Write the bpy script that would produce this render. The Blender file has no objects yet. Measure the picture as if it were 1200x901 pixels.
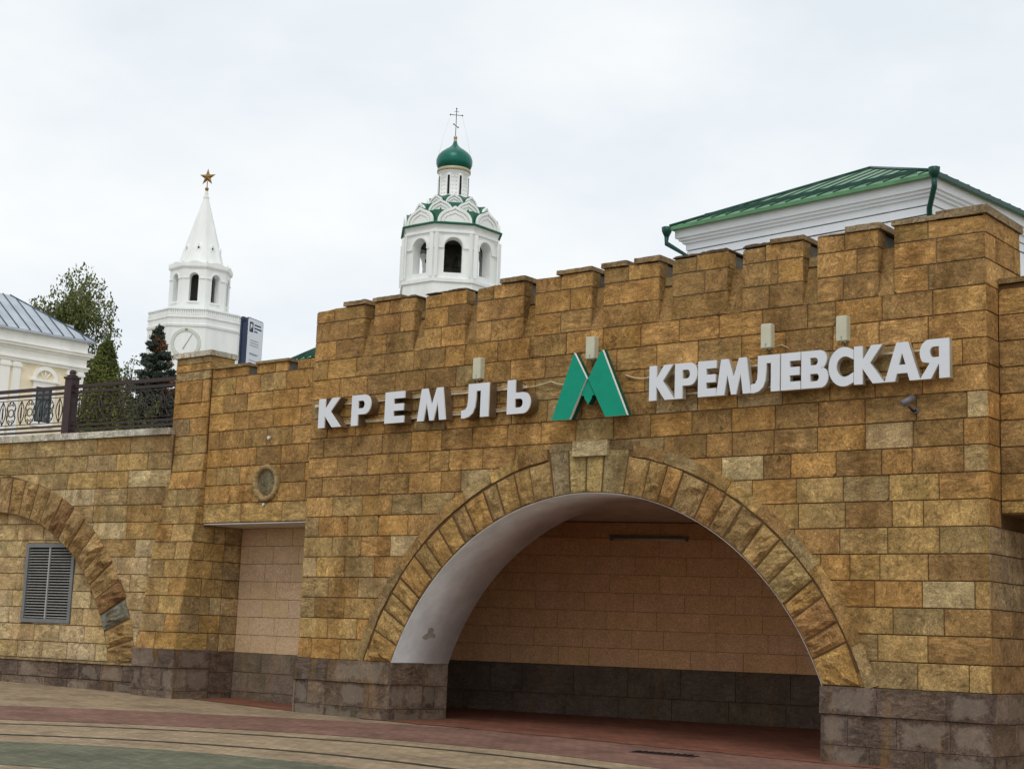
import bpy, math, random
from math import sin, cos, pi, radians as rad, sqrt, atan2
from mathutils import Vector, Matrix, noise
from mathutils.geometry import tessellate_polygon
random.seed(7)
scene = bpy.context.scene
COL = scene.collection

# ------------------------------------------------------------ camera
cam_d = bpy.data.cameras.new("camera")
cam = bpy.data.objects.new("camera", cam_d); COL.objects.link(cam)
R_ = Vector((0.78169745, 0.62260339, 0.03625079)); U_ = Vector((0.07326204, -0.14939556, 0.98605965)); F_ = Vector((-0.61933979, 0.76814451, 0.16239532))
M = Matrix(((R_.x, U_.x, -F_.x, 17.0647), (R_.y, U_.y, -F_.y, -16.2706), (R_.z, U_.z, -F_.z, .4205), (0, 0, 0, 1)))
cam.matrix_world = M
cam_d.sensor_width = 36; cam_d.lens = 36 * 1794.8 / 1200
cam_d.clip_start = .1; cam_d.clip_end = 3000
scene.camera = cam
scene.view_settings.view_transform = 'Standard'
scene.view_settings.look = 'None'
scene.view_settings.exposure = 0.0
scene.view_settings.gamma = 1
scene.cycles.diffuse_bounces = 8; scene.cycles.max_bounces = 14

# ------------------------------------------------------------ world: overcast daylight
SUN_EL, SUN_AZ = rad(52), rad(300)          # azimuth of the direction to the sun, from +X counter-clockwise
w = bpy.data.worlds.new("World"); scene.world = w; w.use_nodes = True
nt = w.node_tree; N = nt.nodes; Lk = nt.links; N.clear()
out = N.new('ShaderNodeOutputWorld'); bg = N.new('ShaderNodeBackground'); bg.inputs[1].default_value = .12
sky = N.new('ShaderNodeTexSky'); sky.sky_type = 'NISHITA'; sky.sun_disc = False
sky.sun_elevation = SUN_EL; sky.sun_rotation = pi / 2 - SUN_AZ; sky.air_density = 1.0; sky.dust_density = 2.0
tc = N.new('ShaderNodeTexCoord'); mp = N.new('ShaderNodeMapping'); mp.inputs['Scale'].default_value = (1, 1, 2.2)
nz = N.new('ShaderNodeTexNoise'); nz.inputs['Scale'].default_value = 2.1; nz.inputs['Detail'].default_value = 6; nz.inputs['Roughness'].default_value = .55
rp = N.new('ShaderNodeValToRGB'); rp.color_ramp.elements[0].position = .36; rp.color_ramp.elements[0].color = (6.9, 7.42, 7.85, 1)
rp.color_ramp.elements[1].position = .6; rp.color_ramp.elements[1].color = (8.6, 8.75, 8.75, 1)
mx = N.new('ShaderNodeMix'); mx.data_type = 'RGBA'; mx.inputs[0].default_value = .93
Lk.new(tc.outputs['Generated'], mp.inputs[0]); Lk.new(mp.outputs[0], nz.inputs[0]); Lk.new(nz.outputs[0], rp.inputs[0])
Lk.new(sky.outputs[0], mx.inputs[6]); Lk.new(rp.outputs[0], mx.inputs[7]); Lk.new(mx.outputs[2], bg.inputs[0]); Lk.new(bg.outputs[0], out.inputs[0])

sd = bpy.data.lights.new("sun", 'SUN'); sd.energy = .9; sd.angle = rad(25); sd.color = (1, .97, .92)
so = bpy.data.objects.new("sun", sd); COL.objects.link(so)
so.rotation_euler = Vector((cos(SUN_EL) * cos(SUN_AZ), cos(SUN_EL) * sin(SUN_AZ), sin(SUN_EL))).to_track_quat('Z', 'Y').to_euler()
so.location = (10, -20, 30)

# ------------------------------------------------------------ materials
def srgb(r, g, b):
    f = lambda c: (c / 255 / 12.92) if c / 255 <= .04045 else ((c / 255 + .055) / 1.055) ** 2.4
    return (f(r), f(g), f(b), 1)

class NT:
    def __init__(s, name):
        s.m = bpy.data.materials.new(name); s.m.use_nodes = True
        s.t = s.m.node_tree; s.n = s.t.nodes; s.l = s.t.links
        s.b = s.n['Principled BSDF']
    def new(s, t, **k):
        x = s.n.new(t)
        for a, v in k.items(): setattr(x, a, v)
        return x
    def link(s, a, b): s.l.new(a, b)
    def noise(s, vec, scale, detail=4, rough=.55, dist=0):
        x = s.new('ShaderNodeTexNoise'); x.inputs['Scale'].default_value = scale; x.inputs['Detail'].default_value = detail
        x.inputs['Roughness'].default_value = rough; x.inputs['Distortion'].default_value = dist
        s.link(vec, x.inputs['Vector']); return x.outputs[0]
    def ramp(s, fac, *stops):
        x = s.new('ShaderNodeValToRGB'); e = x.color_ramp.elements
        while len(e) < len(stops): e.new(.5)
        for el, (p, c) in zip(e, stops):
            el.position = p; el.color = c if isinstance(c, tuple) else (c, c, c, 1)
        s.link(fac, x.inputs[0]); return x.outputs[0]
    def mix(s, fac, a, b, mode='MIX'):
        x = s.new('ShaderNodeMix', data_type='RGBA', blend_type=mode)
        for sock, v in ((x.inputs[0], fac), (x.inputs[6], a), (x.inputs[7], b)):
            if isinstance(v, (int, float)): sock.default_value = v
            elif isinstance(v, tuple): sock.default_value = v
            else: s.link(v, sock)
        return x.outputs[2]
    def bump(s, h, strength=.4, dist=.01):
        x = s.new('ShaderNodeBump'); x.inputs['Strength'].default_value = strength; x.inputs['Distance'].default_value = dist
        s.link(h, x.inputs['Height'])
        if s.b.inputs['Normal'].is_linked: s.link(s.b.inputs['Normal'].links[0].from_socket, x.inputs['Normal'])
        s.link(x.outputs[0], s.b.inputs['Normal'])
    def rough(s, v): s.b.inputs['Roughness'].default_value = v
    def spec(s, v): s.b.inputs['Specular IOR Level'].default_value = v

def stone_mat(name, bumpd=.012, patch=False, pits=True, soft=1.0):
    k = NT(name); k.rough(.92); k.spec(.15)
    oi = k.new('ShaderNodeObjectInfo'); geo = k.new('ShaderNodeNewGeometry')
    add = k.new('ShaderNodeVectorMath', operation='MULTIPLY_ADD')
    k.link(oi.outputs['Random'], add.inputs[0]); add.inputs[1].default_value = (41, 17, 29); k.link(geo.outputs['Position'], add.inputs[2])
    v = add.outputs[0]
    c = oi.outputs['Color']
    big = k.noise(v, 3.0, 3, .6)
    c = k.mix(soft, c, k.ramp(big, (.28, .66), (.5, 1.0), (.72, 1.36)), 'MULTIPLY')
    med = k.noise(v, 10, 6, .72, 1.6)
    mb_ = k.new('ShaderNodeMapping'); mb_.inputs['Scale'].default_value = (.7, .7, 2.4); k.link(v, mb_.inputs[0])
    bed = k.noise(mb_.outputs[0], 9, 5, .7, .8)
    c = k.mix(k.ramp(oi.outputs['Random'], (.15, .85 * soft), (.55, .1 * soft)), c, k.mix(1.0, c, k.ramp(bed, (.34, .5), (.5, 1.0), (.66, 1.6)), 'MULTIPLY'))
    c = k.mix(k.ramp(oi.outputs['Random'], (.2, .45 * soft), (.6, .95 * soft)), c, k.ramp(med, (.34, .42), (.46, .92), (.56, 1.1), (.66, 1.7)), 'MULTIPLY')
    fine = k.noise(v, 55, 4, .7)
    c = k.mix(.75, c, k.ramp(fine, (.3, .45), (.5, 1.0), (.7, 1.6)), 'MULTIPLY')
    # weathering running over the courses: rust and soot
    mp_ = k.new('ShaderNodeMapping'); mp_.inputs['Scale'].default_value = (1.5, 1.5, .26); k.link(geo.outputs['Position'], mp_.inputs[0])
    st = k.noise(mp_.outputs[0], 1.35, 5, .62)
    hs = k.new('ShaderNodeHueSaturation'); hs.inputs['Hue'].default_value = .5035 if soft == 1 else .5; hs.inputs['Saturation'].default_value = .92 if soft == 1 else 1; hs.inputs['Value'].default_value = .92 if soft == 1 else 1; k.link(c, hs.inputs['Color']); c = hs.outputs[0]
    c = k.mix(k.ramp(st, (.50, 0.0), (.66, .62 * soft)), c, k.mix(1.0, c, (.55, .46, .36, 1), 'MULTIPLY'))
    st2 = k.noise(mp_.outputs[0], 2.3, 4, .6, .6)
    c = k.mix(k.ramp(st2, (.56, 0.0), (.70, .3 * soft)), c, srgb(156, 116, 54))
    # per-stone masks: generated coordinates across the visible face
    tcd = k.new('ShaderNodeTexCoord'); sg = k.new('ShaderNodeSeparateXYZ'); k.link(tcd.outputs['Generated'], sg.inputs[0])
    sn = k.new('ShaderNodeSeparateXYZ'); k.link(geo.outputs['True Normal'], sn.inputs[0])
    def mth(op, a, b=None):
        x = k.new('ShaderNodeMath', operation=op)
        for i_, q in enumerate((a, b)):
            if q is None: continue
            if isinstance(q, (int, float)): x.inputs[i_].default_value = q
            else: k.link(q, x.inputs[i_])
        return x.outputs[0]
    side = mth('GREATER_THAN', mth('ABSOLUTE', sn.outputs[0]), .6)
    uu = mth('ADD', mth('MULTIPLY', sg.outputs[1], side), mth('MULTIPLY', sg.outputs[0], mth('SUBTRACT', 1, side)))
    edge = mth('MAXIMUM', mth('ABSOLUTE', mth('SUBTRACT', uu, .5)), mth('ABSOLUTE', mth('SUBTRACT', sg.outputs[2], .5)))
    en = k.noise(v, 7, 4, .6)
    edge_dark = mth('ADD', edge, mth('MULTIPLY', mth('SUBTRACT', en, .5), .55))
    if patch:
        pn = mth('SUBTRACT', .40, mth('ADD', edge, mth('MULTIPLY', mth('SUBTRACT', k.noise(v, 5, 3, .6), .5), .9)))
        pm = mth('MULTIPLY', k.ramp(pn, (.0, 0.0), (.13, .36)), k.ramp(oi.outputs['Random'], (.42, 0.0), (.46, 1.0)))
        c = k.mix(pm, c, srgb(150, 138, 122))
    else:
        c = k.mix(k.ramp(edge_dark, (.40, 0.0), (.56, .28 * soft)), c, k.mix(1.0, c, (.50, .44, .36, 1), 'MULTIPLY'))  # darkens each stone unevenly towards its edges
    if pits:
        vo = k.new('ShaderNodeTexVoronoi'); vo.inputs['Scale'].default_value = 46; k.link(v, vo.inputs['Vector'])
        pr = k.ramp(vo.outputs['Distance'], (.06, .35), (.2, 1.0))
        c = k.mix(k.ramp(big, (.42, .0), (.6, .75)), c, k.mix(1.0, c, pr, 'MULTIPLY'))
    k.link(c, k.b.inputs['Base Color'])
    k.bump(big, .5, bumpd * 2.0); k.bump(med, .9, bumpd); k.bump(fine, .55, bumpd * .4)
    return k.m

def simple_mat(name, col, rough=.6, var=.12, scale=6, bump=0, metal=0, streak=False, spec=.4):
    k = NT(name); k.rough(rough); k.b.inputs['Metallic'].default_value = metal; k.spec(spec)
    tcx = k.new('ShaderNodeNewGeometry'); v = tcx.outputs['Position']
    if streak:
        mp_ = k.new('ShaderNodeMapping'); mp_.inputs['Scale'].default_value = (1, 1, .18); k.link(v, mp_.inputs[0]); v2 = mp_.outputs[0]
    else: v2 = v
    n1 = k.noise(v2, scale, 5, .6)
    c = k.mix(1.0, col, k.ramp(n1, (.3, 1 - var), (.7, 1 + var)), 'MULTIPLY')
    k.link(c, k.b.inputs['Base Color'])
    if bump:
        k.bump(k.noise(v, scale * 6, 4, .6), .5, bump)
    return k.m

MAT = {}
MAT['stone'] = stone_mat('ochre_limestone')
MAT['rough'] = stone_mat('rough_hewn_stone', .03)
MAT['granite'] = stone_mat('plinth_stone', .008, patch=True)
MAT['mortar'] = simple_mat('dark_mortar', srgb(98, 74, 44), .95, .3, 8, .004)
MAT['render'] = simple_mat('grey_render', srgb(118, 112, 100), .95, .35, 5, .006)
MAT['cap'] = stone_mat('coping_stone', .01)
MAT['plaster'] = simple_mat('white_plaster', srgb(205, 204, 200), .9, .12, 2.2, .002)
MAT['soffit'] = simple_mat('arch_soffit_plaster', srgb(220, 222, 222), .9, .17, 2.6, .003)
MAT['tile'] = stone_mat('passage_wall_stone', .003, pits=False, soft=.22)
MAT['dado'] = stone_mat('passage_dado_stone', .004, pits=False, soft=.6)
MAT['ceiling'] = simple_mat('passage_ceiling_plaster', srgb(214, 200, 186), .9, .15, 3, .002)
MAT['white'] = simple_mat('lime_white_wall', srgb(238, 240, 238), .85, .07, 1.2, .01, streak=True)
MAT['white2'] = simple_mat('painted_white_wall', srgb(236, 240, 246), .8, .05, .8, .002, streak=True)
MAT['cream'] = simple_mat('cream_stucco', srgb(240, 226, 198), .9, .12, 2.0, .004)
MAT['old_white'] = simple_mat('old_white_stucco', srgb(246, 244, 238), .9, .1, 1.2, .006, streak=True)
MAT['groove'] = simple_mat('shadow_joint_paint', srgb(70, 74, 78), .9, .1, 3)
MAT['greenroof'] = simple_mat('green_sheet_metal', srgb(88, 136, 94), .38, .22, 1.6, 0, .25)
MAT['darkgreen'] = simple_mat('dark_green_gutter', srgb(14, 66, 56), .4, .15, 3, 0, .1)
MAT['dome'] = simple_mat('dome_green', srgb(10, 98, 84), .33, .18, 1.5, 0, .2)
MAT['kokgreen'] = simple_mat('kokoshnik_green_tin', srgb(20, 92, 68), .5, .18, 2.5, 0, .1)
MAT['greyroof'] = simple_mat('grey_blue_sheet_metal', srgb(176, 184, 192), .45, .2, .9, 0, .2)
MAT['greyseam'] = simple_mat('roof_seam_metal', srgb(72, 84, 98), .5, .1, 2, 0, .3)
MAT['gold'] = simple_mat('gilded_metal', srgb(150, 116, 62), .4, .2, 4, 0, .6)
MAT['goldpale'] = simple_mat('pale_gilding', srgb(176, 168, 136), .5, .1, 4, 0, .2)
MAT['iron'] = simple_mat('dark_iron', srgb(52, 46, 48), .5, .15, 8, 0, .6)
MAT['railing'] = simple_mat('brown_painted_iron', srgb(54, 34, 36), .5, .25, 9, 0, .0)
MAT['letter'] = simple_mat('acrylic_letter_face', srgb(216, 221, 228), .4, .03, 3)
MAT['letter_rim'] = simple_mat('white_letter_rim', srgb(242, 243, 240), .4, .04, 3)
MAT['letter_side'] = simple_mat('bronzed_letter_side', srgb(120, 100, 76), .45, .25, 9, 0, .3)
MAT['letter_side2'] = simple_mat('pale_letter_side', srgb(176, 170, 156), .45, .25, 9, 0, .1)
MAT['teal'] = simple_mat('teal_acrylic', srgb(0, 146, 118), .45, .06, 7, spec=.2)
MAT['teal_side'] = simple_mat('dark_teal_side', srgb(0, 78, 62), .4, .1, 7)
MAT['steel'] = simple_mat('galvanised_rail', srgb(200, 186, 158), .5, .35, 9, 0, .1)
MAT['cable'] = simple_mat('pale_cable', srgb(196, 176, 140), .6, .1, 12)
MAT['darkcable'] = simple_mat('dark_cable', srgb(46, 38, 32), .6, .1, 12)
MAT['box'] = simple_mat('pale_plastic_box', srgb(196, 195, 172), .5, .08, 6)
MAT['cctv'] = simple_mat('grey_camera_shell', srgb(112, 108, 112), .4, .1, 6)
MAT['blackgl'] = simple_mat('dark_lens', srgb(14, 14, 18), .15, .1, 6)
MAT['louvre'] = simple_mat('pale_grey_louvre', srgb(166, 165, 160), .45, .08, 5, 0, .2)
MAT['louvre_frame'] = simple_mat('blue_grey_frame', srgb(116, 118, 120), .5, .12, 5, 0, .2)
MAT['black'] = simple_mat('dark_void', srgb(22, 20, 18), .9, .1, 3)
MAT['inside'] = simple_mat('belfry_interior', srgb(120, 118, 112), .95, .2, 1)
MAT['greywood'] = simple_mat('dark_interior_timber', srgb(64, 62, 58), .9, .3, 3)
MAT['shutter'] = simple_mat('dark_green_shutter', srgb(30, 58, 52), .5, .2, 3)
MAT['glass'] = simple_mat('window_glass', srgb(70, 84, 90), .12, .1, 2, 0, 0, False, .8)
MAT['navy'] = simple_mat('navy_blue_panel', srgb(40, 54, 80), .4, .08, 4)
MAT['board'] = simple_mat('white_info_board', srgb(226, 232, 240), .4, .03, 4)
MAT['ink'] = simple_mat('grey_print', srgb(120, 128, 138), .6, .1, 40)
MAT['ink_dark'] = simple_mat('navy_print', srgb(30, 40, 66), .6, .1, 40)
MAT['bark'] = simple_mat('bark', srgb(86, 74, 60), .95, .3, 8, .02)
MAT['bronze'] = simple_mat('bell_bronze', srgb(60, 58, 50), .45, .2, 4, 0, .7)
MAT['lamp'] = simple_mat('dusty_grey_fitting', srgb(104, 90, 78), .5, .2, 8)
MAT['clockring2'] = simple_mat('grey_clock_hand', srgb(150, 150, 146), .7, .1, 4)
MAT['spot'] = simple_mat('bare_plaster_spot', srgb(176, 172, 166), .95, .2, 9)
MAT['relief'] = stone_mat('relief_stone', .008)
MAT['kerbcap'] = stone_mat('pale_coping_stone', .006, pits=False)

def leaf_mat(name, c1, c2, scale=1.5):
    k = NT(name); k.rough(.65); k.spec(.25)
    g = k.new('ShaderNodeNewGeometry'); oi = k.new('ShaderNodeTexNoise')
    n1 = k.noise(g.outputs['Position'], scale, 3, .6); n2 = k.noise(g.outputs['Position'], scale * 14, 2, .6)
    c = k.mix(k.ramp(n1, (.35, 0.0), (.65, 1.0)), c1, c2)
    c = k.mix(.8, c, k.ramp(n2, (.3, .6), (.7, 1.4)), 'MULTIPLY')
    k.link(c, k.b.inputs['Base Color'])
    return k.m
MAT['birch'] = leaf_mat('birch_leaves', srgb(74, 84, 44), srgb(112, 116, 66), .7)
MAT['thuja'] = leaf_mat('thuja_foliage', srgb(78, 88, 42), srgb(116, 122, 62), 2.5)
MAT['spruce'] = leaf_mat('blue_spruce_needles', srgb(46, 58, 50), srgb(88, 98, 86), 2.5)
MAT['rust'] = leaf_mat('brown_spruce_cones', srgb(86, 60, 38), srgb(122, 88, 56), 3)
MAT['shrub'] = leaf_mat('shrub_leaves', srgb(58, 72, 34), srgb(104, 116, 60), 2)

def paving_mat(name, col, bs=.2, bh=.1, var=.16):
    k = NT(name); k.rough(.88); k.spec(.2)
    g = k.new('ShaderNodeNewGeometry'); v = g.outputs['Position']
    br = k.new('ShaderNodeTexBrick'); br.inputs['Scale'].default_value = 1
    br.inputs['Brick Width'].default_value = bs; br.inputs['Row Height'].default_value = bh; br.inputs['Mortar Size'].default_value = .006
    br.inputs['Color1'].default_value = (1 + var, 1 + var, 1 + var, 1); br.inputs['Color2'].default_value = (1 - var, 1 - var, 1 - var, 1)
    br.inputs['Mortar'].default_value = (.58, .55, .5, 1)
    mp_ = k.new('ShaderNodeMapping'); mp_.inputs['Rotation'].default_value = (0, 0, rad(9)); k.link(v, mp_.inputs[0]); k.link(mp_.outputs[0], br.inputs['Vector'])
    c = k.mix(1.0, col, br.outputs['Color'], 'MULTIPLY')
    n1 = k.noise(v, 1.1, 6, .7); c = k.mix(1.0, c, k.ramp(n1, (.3, .66), (.5, 1.0), (.7, 1.22)), 'MULTIPLY')
    n2 = k.noise(v, 22, 4, .7); c = k.mix(.7, c, k.ramp(n2, (.3, .7), (.7, 1.3)), 'MULTIPLY')
    k.link(c, k.b.inputs['Base Color']); k.bump(br.outputs['Fac'], .5, -.003); k.bump(n2, .4, .004)
    return k.m
MAT['pave'] = paving_mat('beige_pavers', srgb(152, 133, 108))
MAT['pavered'] = paving_mat('red_pavers', srgb(126, 95, 83))
MAT['pavegreen'] = paving_mat('grey_green_pavers', srgb(102, 102, 84))
MAT['paveline'] = paving_mat('dark_line_pavers', srgb(62, 58, 46))
MAT['floor'] = paving_mat('reddish_passage_pavers', srgb(124, 80, 64), .25, .12)
MAT['drain'] = simple_mat('dark_drain_iron', srgb(40, 34, 28), .7, .2, 9)
MAT['terrace'] = simple_mat('terrace_ground', srgb(120, 116, 100), .95, .2, .5)

# ------------------------------------------------------------ object helpers
ROOT = {}
def link(o, parent):
    COL.objects.link(o)
    if parent is not None: o.parent = parent
    return o
def rootloc(p):
    while p is not None and p.parent is not None: p = p.parent
    return p.location.copy() if p is not None else Vector((0, 0, 0))
def thing(name, label, cat, loc, group=None):
    o = bpy.data.objects.new(name, None); o.empty_display_size = .3; COL.objects.link(o)
    o.location = loc; o['label'] = label; o['category'] = cat
    if group: o['group'] = group
    return o
def tag(o, label, cat, group=None):
    o['label'] = label; o['category'] = cat
    if group: o['group'] = group
    return o

class MB:
    def __init__(s): s.v = []; s.f = []; s.mi = []; s.sm = []
    def add(s, vs, fs, mi=0, smooth=False):
        b = len(s.v); s.v += [tuple(x) for x in vs]
        for f in fs: s.f.append(tuple(i + b for i in f)); s.mi.append(mi); s.sm.append(smooth)
    def box(s, lo, hi, mi=0):
        x0, y0, z0 = lo; x1, y1, z1 = hi
        s.add([(x0, y0, z0), (x1, y0, z0), (x1, y1, z0), (x0, y1, z0), (x0, y0, z1), (x1, y0, z1), (x1, y1, z1), (x0, y1, z1)],
              [(0, 3, 2, 1), (4, 5, 6, 7), (0, 1, 5, 4), (1, 2, 6, 5), (2, 3, 7, 6), (3, 0, 4, 7)], mi)
    def hexa(s, p8, mi=0):   # 4 bottom ccw, 4 top ccw
        s.add(p8, [(0, 3, 2, 1), (4, 5, 6, 7), (0, 1, 5, 4), (1, 2, 6, 5), (2, 3, 7, 6), (3, 0, 4, 7)], mi)
    def obox(s, O, A, B, C, mi=0):  # oriented box: corner and three edge vectors
        O, A, B, C = map(Vector, (O, A, B, C))
        s.hexa([O, O + A, O + A + B, O + B, O + C, O + A + C, O + A + B + C, O + B + C], mi)
    def tube(s, pts, r, n=6, mi=0, closed=False, smooth=True, cap=True):
        pts = [Vector(p) for p in pts]; m = len(pts); rs = r if isinstance(r, (list, tuple)) else [r] * m
        b = len(s.v); up = None
        for i, p in enumerate(pts):
            if closed: t = pts[(i + 1) % m] - pts[i - 1]
            else: t = pts[min(i + 1, m - 1)] - pts[max(i - 1, 0)]
            t.normalize()
            if up is None:
                up = Vector((0, 0, 1)) if abs(t.z) < .9 else Vector((1, 0, 0))
            a = (up - t * up.dot(t)).normalized(); bb = t.cross(a); up = a
            for j in range(n):
                an = 2 * pi * j / n; s.v.append(tuple(p + (a * cos(an) + bb * sin(an)) * rs[i]))
        for i in range(m if closed else m - 1):
            i2 = (i + 1) % m
            for j in range(n):
                j2 = (j + 1) % n
                s.f.append((b + i * n + j, b + i * n + j2, b + i2 * n + j2, b + i2 * n + j)); s.mi.append(mi); s.sm.append(smooth)
        if cap and not closed:
            s.f.append(tuple(b + j for j in range(n))[::-1]); s.mi.append(mi); s.sm.append(False)
            s.f.append(tuple(b + (m - 1) * n + j for j in range(n))); s.mi.append(mi); s.sm.append(False)
    def lathe(s, c, prof, n=24, mi=0, smooth=True, a0=0, cap=True):   # prof [(r,z)] bottom to top, z absolute
        b = len(s.v); m = len(prof)
        for r, z in prof:
            for j in range(n):
                a = a0 + 2 * pi * j / n; s.v.append((c[0] + r * cos(a), c[1] + r * sin(a), z))
        for i in range(m - 1):
            for j in range(n):
                j2 = (j + 1) % n
                s.f.append((b + i * n + j, b + i * n + j2, b + (i + 1) * n + j2, b + (i + 1) * n + j)); s.mi.append(mi); s.sm.append(smooth)
        if cap:
            s.f.append(tuple(b + j for j in range(n))[::-1]); s.mi.append(mi); s.sm.append(False)
            s.f.append(tuple(b + (m - 1) * n + j for j in range(n))); s.mi.append(mi); s.sm.append(False)
    def prism(s, outer, holes, O, U, V, Nn, n0, n1, mf=0, ms=None, bevel=0):
        """polygon (u,v) with holes extruded from n0 (back) to n1 (front) along Nn"""
        ms = mf if ms is None else ms
        O, U, V, Nn = map(Vector, (O, U, V, Nn))
        loops = [list(outer)] + [list(h) for h in holes]
        pts2 = [Vector((p[0], p[1], 0)) for l in loops for p in l]
        tris = tessellate_polygon([[Vector((p[0], p[1], 0)) for p in l] for l in loops])
        flip = U.cross(V).dot(Nn) < 0
        fr = [O + U * p.x + V * p.y + Nn * n1 for p in pts2]; bk = [O + U * p.x + V * p.y + Nn * n0 for p in pts2]
        ff = []
        for t in tris:
            a, b, c = (pts2[i] for i in t)
            ccw = (b - a).cross(c - a).z > 0
            t = tuple(t) if ccw != flip else tuple(t)[::-1]
            ff.append(t)
        s.add(fr, ff, mf); s.add(bk, [t[::-1] for t in ff], mf)
        base = 0
        for li, l in enumerate(loops):
            m = len(l); area = sum(l[i][0] * l[(i + 1) % m][1] - l[(i + 1) % m][0] * l[i][1] for i in range(m))
            pos = (area > 0) == (li == 0)
            vs = []; fs = []
            for i in range(m):
                vs += [bk[base + i], fr[base + i]]
            for i in range(m):
                i2 = (i + 1) % m; q = (2 * i, 2 * i2, 2 * i2 + 1, 2 * i + 1)
                fs.append(q if pos != flip else q[::-1])
            s.add(vs, fs, ms); base += m
    def build(s, name, mats, parent=None, color=None, struct=False, kind=None):
        off = rootloc(parent)
        me = bpy.data.meshes.new(name)
        me.from_pydata([(x - off.x, y - off.y, z - off.z) for x, y, z in s.v], [], s.f)
        if not isinstance(mats, (list, tuple)): mats = [mats]
        for m in mats: me.materials.append(MAT[m])
        me.polygons.foreach_set('material_index', s.mi); me.polygons.foreach_set('use_smooth', s.sm)
        me.update()
        o = bpy.data.objects.new(name, me); link(o, parent)
        if color: o.color = color
        if struct: o['kind'] = 'structure'
        if kind: o['kind'] = kind
        return o

def rebase(o):   # top-level mesh built in world coordinates: move its origin to its base
    me = o.data; xs = [v.co for v in me.vertices]
    c = Vector((sum(v.x for v in xs) / len(xs), sum(v.y for v in xs) / len(xs), min(v.z for v in xs)))
    for v in me.vertices: v.co -= c
    o.location = c; return o

def arc(cx, cz, r, a0, a1, n):
    return [(cx + r * cos(a0 + (a1 - a0) * i / n), cz + r * sin(a0 + (a1 - a0) * i / n)) for i in range(n + 1)]

# frame of a wall face: O origin, U along the face, N outward; v is height
class Frame:
    def __init__(s, O, U, N_): s.O = Vector(O); s.U = Vector(U).normalized(); s.N = Vector(N_).normalized()
    def p(s, u, v, n): return s.O + s.U * u + Vector((0, 0, v)) + s.N * n

def inset(poly, d):
    m = len(poly); res = []
    for i in range(m):
        p0, p1, p2 = Vector(poly[i - 1]), Vector(poly[i]), Vector(poly[(i + 1) % m])
        e1 = (p1 - p0); e2 = (p2 - p1)
        if e1.length < 1e-6 or e2.length < 1e-6: res.append(tuple(p1)); continue
        e1.normalize(); e2.normalize(); n1 = Vector((-e1.y, e1.x)); n2 = Vector((-e2.y, e2.x))
        b = n1 + n2; l = b.length
        if l < .2: res.append(tuple(p1 + n1 * d)); continue
        b /= l; res.append(tuple(p1 + b * (d / max(.35, b.dot(n1)))))
    return res
def clip(poly, nx, ny, d):   # keep nx*x+ny*y >= d
    res = []
    for i in range(len(poly)):
        a, b = poly[i - 1], poly[i]; da = nx * a[0] + ny * a[1] - d; db = nx * b[0] + ny * b[1] - d
        if (da >= 0) != (db >= 0):
            t = da / (da - db); res.append((a[0] + (b[0] - a[0]) * t, a[1] + (b[1] - a[1]) * t))
        if db >= 0: res.append(b)
    return res
def area(poly): return .5 * sum(poly[i - 1][0] * poly[i][1] - poly[i][0] * poly[i - 1][1] for i in range(len(poly)))

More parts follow.
